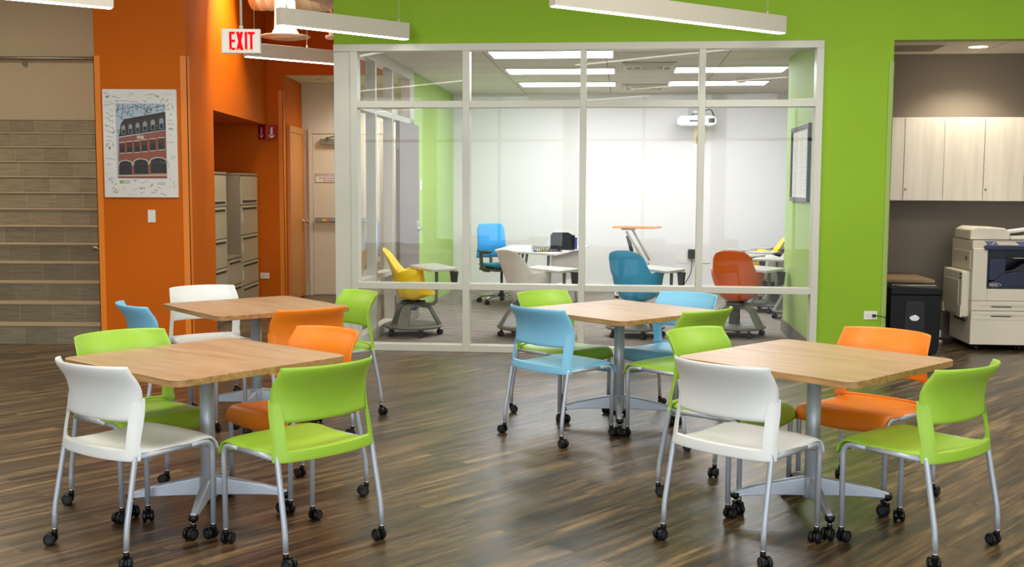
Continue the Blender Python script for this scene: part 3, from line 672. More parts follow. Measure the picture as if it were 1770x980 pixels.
for k in range(5):
    a = .3+k*2*PI/5; bm = BM(); e = Vector((math.cos(a), math.sin(a), 0)); tube(bm, [(0, 0, .115), tuple(e*.15+Vector((0, 0, .105))), tuple(e*.31+Vector((0, 0, .078)))], [.024, .02, .014], 8); lg = obj('base_arm', bm, 'chrome', oc)
    obj('caster', caster_bm(a+1.1, .014, .03), ['black', 'black_matt', 'chrome'], lg, loc=tuple(e*.30))
# sit-stand lectern with orange top
sd = thing('adjustable_lectern', 'tilting-arm lectern with thin orange top near the whiteboard wall', 'lectern', g(2.95, 5.3, .006), GA)
bm = BM(); prism(bm, [(-.46, -.12), (.10, -.22), (.22, .12), (-.34, .2)], .945, .968); obj('lectern_top', bm, 'p_orange', sd, .006)
bm = BM(); bx(bm, -.34, -.14, -.06, .06, .92, .945); obj('top_bracket', bm, 'tablet', sd, .01)
for dx in (0, .045):
    bm = BM(); tube(bm, [(-.27+dx*1.6, -.03, .90+dx), (-.0+dx*1.2, -.03, .46+dx)], .016, 8); obj('parallel_arm', bm, 'tablet', sd)
bm = BM(); tube(bm, [(-.25, .03, .84), (-.12, .03, .37)], .016, 8); tube(bm, [(-.25, .03, .84), (-.19, .03, .62)], .026, 8); obj('gas_strut', bm, 'dark', sd)
bm = BM(); tube(bm, fillet([(.03, 0, .48), (-.09, 0, .36), (-.12, 0, .05)], .05, 4), .034, 8); obj('column', bm, 'tablet', sd)
bm = BM(); bx(bm, -.42, .30, -.05, .05, .03, .06); bx(bm, -.42, -.36, -.30, .25, .03, .055); bx(bm, .24, .30, -.30, .25, .03, .055); bx(bm, -.16, -.08, -.05, .05, .03, .12); obj('foot_frame', bm, 'tablet', sd, .01)
for x in (-.39, .27):
    for y in (-.27, .22): obj('caster', caster_bm(.4, .005, .015), ['black', 'black_matt', 'chrome'], sd, loc=(x, y, 0))
# projector on a wall bracket
pj = thing('projector', 'white short-throw projector on a bracket high on the whiteboard wall', 'projector', g(3.63, 5.72, 2.36), GA)
bm = BM(); prism(bm, [(-.27, .02), (-.22, 0), (.22, 0), (.27, .03), (.27, .10), (.22, .14), (-.22, .14), (-.27, .10)], -.16, .16, 0, 'y'); obj('projector_body', bm, 'p_white', pj, .015)
bm = BM(); bx(bm, -.10, .10, -.17, -.158, .055, .075); bx(bm, .16, .24, -.165, -.158, .04, .10); obj('vent_grille', bm, 'file_dark', pj)
bm = BM(); bx(bm, -.05, .05, -.1, .27, .17, .21); bx(bm, -.09, .09, .25, .275, .02, .30); bx(bm, -.03, .03, -.03, .03, .14, .17); obj('wall_bracket', bm, 'tablet', pj, .004)
bm = BM(); tube(bm, fillet([(.05, .1, .19), (.2, .05, .25), (.25, .0, .12)], .06, 6), .008, 8); obj('cable', bm, 'black', pj)
mp_ = thing('picture', 'small dark portrait print taped to the whiteboard wall under the projector', 'picture', g(3.70, 5.99, 2.10), GA)
bm = BM(); bx(bm, -.085, .085, -.004, 0, 0, .26); bx(bm, -.08, .08, -.006, -.0041, .03, .25, 1); bx(bm, -.045, .04, -.0075, -.0061, .03, .15, 2); lathe(bm, [(.03, .0061), (.03, .0075)], 16, 3, (0, 0, .19), 'y'); obj('print', bm, ['paper', 'brass', 'dark', 'file_dark'], mp_)
# wall plates and the black adapter on the whiteboard wall
def plate(name, lab, s, z, t=5.996, w=.115, h=.075, gr=None, dark=False, face=-1):
    o = thing(name, lab, 'outlet', g(s, t, z), GA, gr)
    bm = BM(); bx(bm, -w/2, w/2, -.008, 0, -h/2, h/2); obj('cover_plate', bm, 'paper', o, .002)
    for sx in (-1, 1):
        bm = BM()
        for dx, dz, ww, hh in ((-.008, .004, .003, .012), (.006, .004, .003, .010), (-.001, -.012, .005, .005)):
            cx = sx*w*.2+dx; bx(bm, cx, cx+ww, -.0095, -.0078, dz-hh/2, dz+hh/2)
        obj('socket', bm, 'file_dark', o)
    return o
plate('power_outlet', 'white power outlet low on the whiteboard wall, left of the black adapter', 3.47, .47)
plate('power_outlet', 'white power outlet low on the whiteboard wall, behind the orange bucket chair', 3.82, .47)
ad = thing('power_adapter', 'black power adapter plugged in on the whiteboard wall beside the third mullion', 'adapter', g(3.62, 5.99, .50), GA)
bm = BM(); bx(bm, -.055, .055, -.07, 0, 0, .13); obj('adapter_body', bm, 'dark', ad, .008); bm = BM(); tube(bm, fillet([(0, -.04, 0), (0, -.06, -.2), (-.12, -.05, -.4)], .1, 6), .006, 6); obj('cable', bm, 'dark', ad)
# framed notice on the right wall of the classroom
nb = thing('framed_poster', 'tall black-framed notice on the green classroom wall at right', 'poster', g(4.32, .85, 1.38), GA)
bm = BM()
for d in ((-.52, .52, .0, .04), (-.52, .52, .68, .72)): bx(bm, -.03, 0, d[0], d[1], d[2], d[3])
bx(bm, -.03, 0, -.52, -.48, .04, .68); bx(bm, -.03, 0, .48, .52, .04, .68); obj('frame', bm, 'black', nb, .003)
bm = BM(); bx(bm, -.012, 0, -.48, .48, .04, .68); obj('sheet', bm, 'paper', nb)
bm = BM()
for k in range(26):
    for j in range(3):
        y0 = -.44+j*.30; bx(bm, -.0125, -.012, y0, y0+random.uniform(.14, .27), .08+k*.022, .085+k*.022)
obj('small_print', bm, 'file', nb)
# ceiling troffers, air vents
TF = [(1.27, .98), (1.27, 2.60), (1.27, 4.22), (3.18, 2.52), (3.18, 4.16)]
TLB = ['bright ceiling light panel nearest the glass wall, at the middle pane', 'bright ceiling light panel in the second row, left column of the classroom',
       'bright ceiling light panel in the third row, left column of the classroom', 'bright ceiling light panel in the right column, nearer row', 'bright ceiling light panel in the right column, farther row']
for (s, t), lab in zip(TF, TLB):
    o = thing('ceiling_light', lab, 'ceiling light', g(s, t, 2.842), GA, 'classroom ceiling panels')
    bm = BM(); L_, w = 1.26, .60
    bx(bm, 0, L_, 0, .02, -.012, 0); bx(bm, 0, L_, w-.02, w, -.012, 0); bx(bm, 0, .02, .02, w-.02, -.012, 0); bx(bm, L_-.02, L_, .02, w-.02, -.012, 0); obj('rim', bm, 'fixture', o)
    bm = BM(); bx(bm, .02, L_-.02, .02, w-.02, -.008, -.002); obj('diffuser', bm, 'panel', o)
for s, t, lab in ((2.60, 2.05, 'square air diffuser in the classroom ceiling, nearer the glass'), (2.60, 4.60, 'square air diffuser in the classroom ceiling, farther from the glass')):
    o = thing('air_vent', lab, 'air vent', g(s, t, 2.842), GA)
    bm = BM(); bx(bm, 0, .58, 0, .58, -.008, 0); obj('backing', bm, 'ceil_tile', o)
    for k in range(3):
        e = .04+.08*k; bm = BM(); a, b = e, .58-e
        bx(bm, a, b, a, a+.015, -.03, -.008); bx(bm, a, b, b-.015, b, -.03, -.008); bx(bm, a, a+.015, a, b, -.03, -.008); bx(bm, b-.015, b, a, b, -.03, -.008); obj('louvre', bm, 'fixture', o)
o = thing('smoke_detector', 'round white smoke detector on the classroom ceiling by the farther right light', 'smoke detector', g(4.05, 3.95, 2.842), GA)
bm = BM(); lathe(bm, [(.04, -.05), (.06, -.04), (.075, -.015), (.08, 0)], 24); obj('detector_body', bm, 'fixture', o)
# thermostat on left green wall
o = thing('wall_sensor', 'small white sensor on the green classroom wall beside the open grey door', 'sensor', g(.17, 3.25, 1.5), GA)
box_obj('sensor_body', 'paper', (0, .03, -.04, .04, -.03, .09), o, .004)

# ------------------------------------------------------------------ PENDANTS, SIGN, CEILING SERVICES
def pendant(p0, ang, length, lab, gr='linear pendant lights', wires=(.08, .92), z=2.8, h=.145, w=.075):
    o = thing('pendant_light', lab, 'pendant light', (p0[0], p0[1], z), ang, gr)
    bm = BM(); bx(bm, 0, length, 0, w, .006, h); obj('housing', bm, 'fixture', o, .002)
    bm = BM(); bx(bm, .01, length-.01, .006, w-.006, 0, .0062); obj('diffuser', bm, 'lamp', o)
    for q in wires:
        bm = BM(); tube(bm, [(q*length, w/2, h), (q*length, w/2, 4.2-z)], .003, 6); lathe(bm, [(.008, h), (.008, h+.03)], 10, 0, (q*length, w/2, 0)); obj('suspension_wire', bm, 'fixture', o)
    return o
pendant((-1.874, 9.04), math.radians(41.5), 1.284, 'short white linear pendant just right of the EXIT sign', wires=(.0+.06, .93))
pendant((-2.672, 11.238), math.radians(40), 1.28, 'white linear pendant behind and below the EXIT sign, ending at the glass wall post', wires=(.08, .55))
pendant((.30, 8.025), math.radians(34.6), 2.42, 'long white linear pendant at top centre in front of the green wall')
pendant((-4.35, 7.235), math.radians(34.8), 1.735, 'white linear pendant at the top left corner before the staircase wall')
# further pendants of the same rows above and behind the camera (seen only mirrored in the glass)
for k, (x, y, l) in enumerate(((-3.2, 5.2, 2.4), (.6, 5.0, 2.4), (3.6, 6.6, 2.4), (-1.2, 2.6, 2.4), (2.6, 2.8, 2.4), (-4.2, 1.2, 2.4))):
    pendant((x, y), math.radians(35), l, 'white linear pendant over the seating area, outside the picture')
ex = thing('exit_sign', 'white EXIT sign with red letters hanging on a stem', 'sign', (-2.29, 8.80, 2.548), math.radians(3))
bm = BM(); bx(bm, 0, .300, 0, .045, 0, .190); obj('sign_box', bm, 'p_white', ex, .004)
bm = BM(); tube(bm, [(.15, .022, .19), (.15, .022, 4.2-2.548)], .0105, 12); lathe(bm, [(.016, .19), (.016, .215)], 14, 0, (.15, .022, 0)); obj('stem', bm, 'fixture', ex)
bm = BM(); bx(bm, .008, .292, -.003, 0, .008, .182); obj('face_plate', bm, 'paper', ex, .002)
bm = BM(); z0, z1, w = .024, .166, .019; ya, yb = -.0055, -.003
x = .060; bx(bm, x, x+w, ya, yb, z0, z1)
for zz in (z0, (z0+z1)/2-w/2, z1-w): bx(bm, x+w, x+.044, ya, yb, zz, zz+w)
def stroke(p, q, wd): prism(bm, [(p[0]-wd/2, p[1]), (p[0]+wd/2, p[1]), (q[0]+wd/2, q[1]), (q[0]-wd/2, q[1])], ya, yb, 0, 'y')
stroke((.126, z0), (.158, z1), .023); ya -= .0003; stroke((.158, z0), (.126, z1), .023); ya += .0003
bx(bm, .181, .181+w, ya, yb, z0, z1)
bx(bm, .222, .222+w, ya, yb, z0, z1-w); bx(bm, .204, .259, ya, yb, z1-w, z1)
obj('lettering', bm, 'exit_red', ex)
bm = BM()
for x in (.073, .13, .188, .231): bx(bm, x-.004, x+.004, -.0062, -.0056, z0+.002, z0+.008)
obj('indicator_dots', bm, 'led', ex)
# round ceiling diffuser on its duct, with spiral ducts above
df = thing('round_diffuser', 'round white air diffuser hanging from a duct above the corridor', 'air diffuser', (-2.437, 12.0, 3.085))
bm = BM(); lathe(bm, [(.17, .0), (.255, .008), (.262, .014), (.262, .020), (.20, .026), (.145, .045), (.118, .10), (.105, .42)], 40); obj('bell', bm, 'fixture', df)
bm = BM(); lathe(bm, [(.10, -.012), (.165, -.010), (.172, .0), (.1, .006)], 36); obj('inner_cone', bm, 'fixture', df)
def ribbed(pts, r, step=.10):
    bm = BM(); pts = [Vector(p) for p in pts]; P, Rr = [], []
    for a, b in zip(pts, pts[1:]):
        n = max(1, int((b-a).length/step))
        for i in range(n):
            for q, e in ((0, 0), (.8, 0), (.86, .006), (.94, .006)): P.append(a+(b-a)*(i+q)/n); Rr.append(r+e)
    P.append(pts[-1]); Rr.append(r); tube(bm, P, Rr, 32); return bm
tag(obj('air_duct', ribbed([(-2.85, 12.35, 3.65), (-1.75, 12.2, 3.62)], .22), 'duct'), 'silver spiral duct running along the ceiling above the round diffuser', 'duct')
tag(obj('air_duct', ribbed([(-2.15, 10.8, 3.56), (-1.78, 11.72, 3.54)], .20, .06), 'duct'), 'silver ribbed flexible duct crossing above, next to the green wall', 'duct')
tag(obj('ceiling_pipe', ribbed([(-3.1, 11.2, 3.60), (-2.2, 11.45, 3.44)], .05, .3), 'fixture'), 'thin white pipe under the duct beside the orange wall', 'pipe')
cm = thing('ceiling_speaker', 'small white round fitting hanging beside the green wall edge', 'ceiling fitting', (-1.91, 11.8, 3.05))
bm = BM(); lathe(bm, [(.05, 0), (.07, .012), (.065, .035), (.03, .04), (.03, .12), (.012, .125), (.012, .95)], 24); obj('fitting_body', bm, 'fixture', cm)
cd = thing('downlight', 'small recessed downlight in the corridor ceiling beyond the orange header', 'downlight', (-2.52, 14.62, 2.9))
bm = BM(); lathe(bm, [(.07, -.006), (.075, 0)], 24); obj('trim_ring', bm, 'fixture', cd); bm = BM(); lathe(bm, [(.05, -.009), (.05, -.006)], 24); obj('lens', bm, 'file', cd)

# ------------------------------------------------------------------ LEFT SIDE: poster, switch, sign, cabinets, handrails
ps = thing('signed_poster', 'white poster covered in signatures around a photo of a brick building, on the orange wall', 'poster', (-3.790, 10.29, 1.397), math.radians(1.0))
PW, PH = .680, .995; SX, SY = PW/621, PH/930
bm = BM(); bx(bm, 0, PW, 0, .032, 0, PH); obj('board', bm, 'paper', ps, .002)
def pp(x, y): return ((x-27)*SX, (965-35-(y-35))*SY*1.0 if False else (965-y)*SY)
PM = ['sky_print', 'roof_print', 'brick_print', 'win_print', 'stone_print', 'leaf_print', 'branch_print', 'winlight_print', 'logo_print', 'brick_dark']
for n_, c_ in zip(PM, ((176, 196, 208), (58, 50, 46), (150, 84, 66), (38, 46, 46), (196, 184, 162), (110, 130, 60), (66, 70, 56), (136, 158, 166), (120, 190, 50), (96, 54, 46))): M[n_] = mat(n_, c_, .5, noise=.12, nscale=60)
bm = BM(); lay = [0]
def poly(pts, mi, d=1):
    y = -.0005-.0004*d; f = bm.faces.new([bm.verts.new((pp(*p)[0], y, pp(*p)[1])) for p in pts]); f.material_index = mi
def quad(x0, y0, x1, y1, mi, d): poly([(x0, y1), (x1, y1), (x1, y0), (x0, y0)], mi, d)
quad(137, 157, 557, 802, 0, 1)
poly([(160, 440), (178, 330), (205, 292), (553, 226), (555, 380)], 1, 2)
for k in range(26):
    x = 200+k*13.5; yt = 292-(x-205)*.19; poly([(x, yt+60), (x+2, yt+60), (x+2, yt), (x, yt)], 3, 3)
poly([(146, 800), (158, 452), (555, 384), (557, 800)], 2, 3)
poly([(158, 442), (158, 430), (555, 362), (555, 374)], 3, 4)
for x, y, w, h in ((184, 350, 30, 72), (243, 340, 30, 72), (303, 328, 32, 76), (364, 316, 34, 78), (430, 302, 36, 82), (502, 288, 36, 86)):
    poly([(x-8, y+h+4), (x+w+8, y+h-2), (x+w+8, y-6), (x+w*.8, y-26), (x+w*.2, y-24), (x-8, y-2)], 9, 4); poly([(x-4, y+h), (x+w+4, y+h-3), (x+w+4, y), (x+w*.7, y-18), (x+w*.3, y-16), (x-4, y+2)], 1, 5)
    poly([(x, y+h), (x+w, y+h-2), (x+w, y+4), (x+w*.5, y-10), (x, y+6)], 7, 6); poly([(x+4, y+h-4), (x+w-4, y+h-6), (x+w-4, y+h*.45), (x+4, y+h*.5)], 3, 7)
for x, y, w, h in ((166, 498, 40, 84), (224, 490, 44, 88), (287, 485, 44, 90), (348, 474, 48, 94), (418, 466, 50, 94), (488, 456, 54, 96)):
    poly([(x-3, y+h+8), (x+w+3, y+h+4), (x+w+3, y+h-4), (x-3, y+h)], 4, 4); poly([(x-3, y), (x+w+3, y-4), (x+w+3, y-14), (x-3, y-10)], 4, 4); poly([(x, y+h), (x+w, y+h-4), (x+w, y-4), (x, y)], 3, 5); poly([(x+5, y+h*.45), (x+w-5, y+h*.43), (x+w-5, y+4), (x+5, y+6)], 9, 6)
quad(310, 432, 370, 460, 4, 5)
for cx, cy, rw, rh in ((209, 700, 52, 66), (340, 690, 58, 72), (487, 680, 66, 76)):
    def arch(r, e): return [(cx+(rw+e)*math.cos(PI*k/14), cy-20-(rh-20+e)*math.sin(PI*k/14)*.65) for k in range(15)]
    a = arch(rw, 14); poly([(cx+rw+14, cy-8)]+a+[(cx-rw-14, cy-8)], 4, 5)
    b = arch(rw, 0); poly([(cx+rw, cy+72)]+b+[(cx-rw, cy+72)], 3, 6)
    for fx in (-.33, .33): quad(cx+rw*fx-1, cy-40, cx+rw*fx+1.5, cy+72, 9, 7)
    quad(cx-rw, cy-18, cx+rw, cy-14, 9, 7)
poly([(146, 785), (146, 772), (557, 762), (557, 778)], 4, 7)
for p, q in (((137, 215), (300, 190)), ((200, 160), (180, 300)), ((205, 230), (300, 280)), ((280, 160), (420, 240)), ((330, 160), (380, 190)), ((380, 215), (552, 170)), ((430, 160), (380, 260)), ((137, 260), (210, 300)), ((160, 160), (150, 230)), ((480, 200), (500, 165)), ((250, 200), (230, 260)), ((150, 400), (185, 430))):
    d = Vector((q[0]-p[0], q[1]-p[1])).normalized(); n2 = Vector((-d.y, d.x))*1.8; m2 = ((p[0]+q[0])/2+8, (p[1]+q[1])/2-7)
    for a, b in ((p, m2), (m2, q)): poly([(a[0]-n2.x, a[1]-n2.y), (b[0]-n2.x, b[1]-n2.y), (b[0]+n2.x, b[1]+n2.y), (a[0]+n2.x, a[1]+n2.y)], 6, 8)
rnd = random.Random(3)
for k in range(90):
    if k < 66: x, y = rnd.uniform(140, 548), rnd.gauss(205, 30)
    else: x, y = rnd.choice([(470, 350), (530, 510), (530, 665), (160, 400)]); x += rnd.gauss(0, 11); y += rnd.gauss(0, 14)
    if not (139 < x < 548 and 159 < y < 790): continue
    s = rnd.uniform(3, 8); poly([(x-s, y), (x, y+s*.7), (x+s, y), (x, y-s*.7)], 5 if k > 60 else 6, 9)
obj('photo_print', bm, PM, ps)
# signatures: pen scribbles of many hands (surface pattern of the board)
bm = BM(); inks = 3
def scribble(x, y, w, h, a, mi):
    n = rnd.randint(9, 16); prev = None; ca, sa = math.cos(a), math.sin(a)
    for i in range(n+1):
        px = (i/n-.5)*w; py = rnd.uniform(-.5, .5)*h; q = (x+px*ca-py*sa, y+px*sa+py*ca)
        if prev:
            d = Vector((q[0]-prev[0], q[1]-prev[1])); L = d.length or 1; n2 = Vector((-d.y, d.x))/L*1.05
            f = bm.faces.new([bm.verts.new((pp(cx, cy)[0], -.0012, pp(cx, cy)[1])) for cx, cy in ((prev[0]-n2.x, prev[1]-n2.y), (q[0]-n2.x, q[1]-n2.y), (q[0]+n2.x, q[1]+n2.y), (prev[0]+n2.x, prev[1]+n2.y))]); f.material_index = mi
        prev = q
SG = [(58, 70, 34, 20, .2, 1), (72, 100, 34, 26, -.7, 0), (142, 104, 66, 14, .3, 1), (268, 66, 36, 10, 0, 1), (270, 86, 64, 12, -.3, 2), (424, 78, 76, 20, 0, 1), (490, 90, 38, 32, .5, 0), (528, 128, 46, 20, -.8, 0), (578, 76, 76, 8, 0, 2), (572, 128, 40, 20, -.9, 2), (424, 112, 42, 14, -.2, 2), (160, 138, 50, 16, 0, 0), (218, 136, 50, 10, -.1, 1), (290, 142, 84, 14, .1, 0), (386, 138, 40, 12, .2, 1), (78, 146, 60, 8, 0, 2), (82, 168, 82, 10, -.2, 1), (100, 214, 40, 14, .8, 2), (68, 242, 34, 10, .6, 0), (98, 266, 38, 12, -.2, 1), (80, 298, 76, 26, .7, 0), (62, 352, 40, 16, .3, 0), (108, 370, 40, 14, 1.1, 1), (70, 396, 64, 14, .2, 0), (116, 404, 28, 18, -.8, 1), (86, 444, 60, 8, .2, 1), (76, 478, 44, 10, .1, 0), (62, 512, 46, 16, -.8, 0), (110, 510, 34, 26, .9, 1), (80, 542, 24, 20, 1.2, 0), (116, 580, 50, 12, 1.5, 2), (88, 634, 82, 12, .1, 0), (64, 680, 50, 8, 0, 1), (52, 760, 26, 8, 0, 2), (84, 802, 60, 14, -.1, 1), (86, 826, 40, 22, .3, 0), (122, 850, 24, 16, -.3, 0), (116, 908, 60, 60, .4, 0), (194, 892, 40, 34, .8, 2), (292, 822, 44, 26, 0, 1), (370, 828, 66, 10, -.4, 1), (424, 860, 38, 18, -.9, 0), (508, 840, 70, 14, 0, 0), (284, 892, 64, 18, -.3, 2), (346, 886, 54, 18, 0, 0), (440, 924, 34, 18, .2, 1), (462, 905, 30, 14, 0, 1), (524, 938, 48, 18, .3, 0), (352, 924, 50, 18, -.5, 2), (264, 942, 84, 8, 0, 2), (492, 882, 36, 16, .3, 2), (612, 860, 64, 26, 1.5, 2), (574, 874, 36, 20, 0, 2), (586, 804, 30, 10, 1.5, 1), (596, 620, 40, 12, 1.5, 2), (618, 618, 26, 10, -1, 1), (574, 690, 50, 8, 1.5, 0), (594, 488, 56, 10, 0, 0), (594, 422, 24, 14, .3, 2), (600, 374, 36, 22, .2, 0), (598, 332, 50, 14, .2, 0), (588, 300, 46, 8, 0, 1), (600, 248, 12, 10, 0, 1), (616, 178, 50, 14, 1.4, 1), (576, 170, 44, 12, -1.1, 0), (580, 208, 30, 16, -.5, 1)]
for s_ in SG: scribble(*s_)
obj('signatures', bm, ['black_ink', 'blue_ink', 'green_ink'], ps)
bm = BM(); quadp = [(157, 846), (184, 846), (184, 818), (157, 818)]
bm.faces.new([bm.verts.new((pp(*p)[0], -.0013, pp(*p)[1])) for p in quadp]); lg_ = obj('logo_square', bm, 'logo_print', ps)
for k, (tx, sz) in enumerate((('BEACON', .0165), ('ACADEMY', .0145))): text_obj('logo_lettering', tx, sz, 'black_ink', ps, (pp(216, 0)[0], -.0016, pp(0, 825+k*17)[1]), (PI/2, 0, 0), depth=.0002)
text_obj('date_lettering', 'May 2014-2015', .011, 'black_ink', ps, (pp(508, 0)[0], -.0016, pp(0, 852)[1]), (PI/2, 0, 0), depth=.0002)

sw = thing('light_switch', 'white blank wall plate on the orange wall below the signed poster', 'wall plate', (-3.37, 10.329, 1.222))
box_obj('cover_plate', 'paper', (-.036, .036, -.008, 0, -.058, .058), sw, .002)
bm = BM(); lathe(bm, [(.003, .008), (.003, .0095)], 10, 0, (0, 0, .044), 'y'); lathe(bm, [(.003, .008), (.003, .0095)], 10, 0, (0, 0, -.044), 'y'); obj('screw', bm, 'steel', sw)
# fire extinguisher V sign
fx = thing('extinguisher_sign', 'red V-shaped fire extinguisher sign at the corner of the alcove', 'sign', (-3.09, 13.998, 2.09))
bm = BM(); prism(bm, [(-.115, -.002), (0, -.10), (.13, -.002), (.126, -.0), (0, -.094), (-.111, 0)], 0, .175); obj('sign_panel', bm, 'red', fx)
for sgn, xx in ((-1, -.115), (1, .13)):
    d = Vector((xx, .098, 0)); a = math.atan2(d.y, d.x) if sgn > 0 else math.atan2(-d.y, -d.x)
    e = bpy.data.objects  # symbols sit on each wing
    mid = Vector((0, -.10, 0))+d*.5; nrm = Vector((d.y, -d.x, 0)).normalized()
    if nrm.y > 0: nrm = -nrm
    bm = BM(); dd = d.normalized()
    def wq(a0, a1, z0, z1): bm.faces.new([bm.verts.new(mid+dd*aa+nrm*.0035+Vector((0, 0, zz))) for aa, zz in ((a0, z0), (a1, z0), (a1, z1), (a0, z1))])
    wq(-.014, .014, .06, .135); wq(-.006, .006, .135, .15); wq(.006, .022, .142, .148); wq(-.045, .045, .046, .052)
    bm.faces.new([bm.verts.new(mid+dd*aa+nrm*.0035+Vector((0, 0, zz))) for aa, zz in ((-.04, .04), (0, .012), (.04, .04))])
    obj('symbol', bm, 'paper', fx)
o = plate('power_outlet', 'white double power outlet on the dark orange wall beside the filing cabinets', 0, 0); o.location = (-3.146, 13.998, .368); o.rotation_euler = (0, 0, 0)
# filing cabinets (fronts face +x)
def cabinet(name, lab, y0, y1, z1, drawers, handle_up=True, labels=()):
    t = thing(name, lab, 'filing cabinet', (-3.69, y0, 0), 0, None); D = .54; w = y1-y0
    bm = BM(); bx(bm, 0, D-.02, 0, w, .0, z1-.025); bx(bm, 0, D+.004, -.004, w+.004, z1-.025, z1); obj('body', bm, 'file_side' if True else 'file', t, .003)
    for i, (z0, zz) in enumerate(drawers):
        bm = BM(); bx(bm, D-.02, D, .015, w-.015, z0+.006, zz-.006)
        dr_ = obj('drawer', bm, 'file', t, .003)
        hz0 = zz-.055 if not (i == len(drawers)-1 and handle_up and len(drawers) > 4) else z0+.03
        bm = BM(); bx(bm, D-.004, D+.0015, .07, w-.07, hz0, hz0+.034, 0); bx(bm, D, D+.012, .07, w-.07, hz0+.026, hz0+.036, 1) ; obj('handle', bm, ['file_dark', 'file'], dr_)
        if i in labels:
            bm = BM(); bx(bm, D, D+.0015, .03, .07, zz-.20, zz-.09); obj('label_card', bm, 'paper', dr_)
    return t
D5 = [(.05, .33), (.33, .61), (.61, .93), (.93, 1.28), (1.28, 1.625)]
cabinet('filing_cabinet', 'tall grey filing cabinet half hidden at the left edge of the orange alcove', 11.36, 12.20, 1.655, D5)
cabinet('filing_cabinet', 'low grey filing cabinet between the two tall ones in the alcove', 12.21, 12.84, .71, [(.05, .38), (.38, .68)], False)
cabinet('filing_cabinet', 'tall grey five-drawer filing cabinet with white label cards, at the right of the alcove', 12.85, 13.68, 1.655, D5, True, (1, 2, 3))
# handrails
hr = thing('handrail', 'long steel handrail high on the beige wall above the stairs', 'handrail', (-9, 14.02, 3.09))
bm = BM(); tube(bm, [(0.05, 0, 0), (5.1, 0, 0)], .02, 12); obj('rail', bm, 'steel', hr)
for x in (.9, 2.85, 4.7):
    bm = BM(); tube(bm, fillet([(x, 0, -.01), (x, .0, -.075), (x, .08, -.075)], .03, 4), .008, 8); lathe(bm, [(.035, -.08), (.035, -.07)], 16, 0, (x, 0, -.075), 'y'); obj('bracket', bm, 'steel', hr)
hr = thing('handrail', 'short end of a steel handrail sticking out behind the orange wall beside the steps', 'handrail', (-3.95, 10.43, .908))
bm = BM(); tube(bm, fillet([(.08, 0.02, 0), (-.02, .02, 0), (-.01, .30, .03), (-.01, 3.45, 2.08)], .03, 6), .02, 12); obj('rail', bm, 'steel', hr)
for q in (.12, .5, .9):
    y = .30+3.15*q; z = .03+2.05*q; bm = BM(); tube(bm, [(0, y, z-.01), (.0, y, z-.06), (.07, y, z-.06)], .008, 8); obj('bracket', bm, 'steel', hr)

# ------------------------------------------------------------------ COPY ROOM
uc = []
def upper(lab, s0, s1, nd):
    t = thing('wall_cabinet', lab, 'cabinet', g(s0, 1.20, 1.392), GA, 'pale wall cabinets over the copier'); w = s1-s0
    bm = BM(); bx(bm, 0, w, .0, .325, 0, .806); obj('body', bm, 'cab', t)
    for k in range(nd):
        bm = BM(); bx(bm, k*w/nd+.0015, (k+1)*w/nd-.0015, -.02, -.001, .003, .803); d = obj('door', bm, 'cab', t, .0015)
        if k == 0 and nd > 1:
            bm = BM(); lathe(bm, [(.011, .02), (.011, .028), (.006, .032)], 16, 0, (.022, 0, .112), 'y'); obj('lock', bm, 'steel', d)
    return t
upper('pale wood end panel cabinet, leftmost over the low counter', 4.965, 5.345, 1)
upper('pale wood two-door wall cabinet above the copier, whole in view', 5.348, 6.098, 2)
upper('pale wood wall cabinet cut off by the right edge of the picture', 6.101, 6.851, 2)
dl = thing('downlight', 'round recessed downlight in the copy room ceiling', 'downlight', g(5.945, .99, 2.85), GA)
bm = BM(); lathe(bm, [(.10, -.006), (.108, 0)], 28); obj('trim_ring', bm, 'fixture', dl); bm = BM(); lathe(bm, [(.086, -.008), (.086, -.006)], 28); obj('lens', bm, 'downl', dl)
spot_light('copy_room_downlight_light', g(5.945, .99, 2.82), g(5.945, 1.06, 0), 75, 120, (1, .9, .76), .7)
av = thing('air_vent', 'dark slotted return air grille in the copy room ceiling', 'air vent', g(5.03, .80, 2.85), GA)
bm = BM(); bx(bm, 0, .58, 0, .5, -.01, 0); obj('backing', bm, 'file', av)
for k in range(9): bm = BM(); bx(bm, .02, .56, .03+k*.05, .055+k*.05, -.016, -.01); obj('slat', bm, 'file_side', av)
# low counter with sink tap
ct = thing('low_counter', 'low counter with brown laminate top and dark base behind the shredder', 'counter', g(4.965, .64, 0), GA)
bm = BM(); bx(bm, 0, .57, 0, .88, .635, .662); obj('worktop', bm, 'counter', ct, .002)
bm = BM(); bx(bm, 0, .50, .06, .88, .0, .635); obj('base_cabinet', bm, 'grey_wall', ct)
tp = thing('tap', 'small dark tap standing on the low counter by the green wall', 'tap', g(5.02, 1.05, .662), GA)
bm = BM(); lathe(bm, [(.02, 0), (.02, .02), (.012, .03), (.012, .10)], 14); tube(bm, fillet([(0, 0, .09), (0, 0, .14), (.07, -.01, .15)], .03, 5), .009, 8); obj('spout', bm, 'file_dark', tp); bm = BM(); tube(bm, [(.0, .0, .10), (.03, -.03, .13)], .006, 8); obj('lever', bm, 'file_dark', tp)
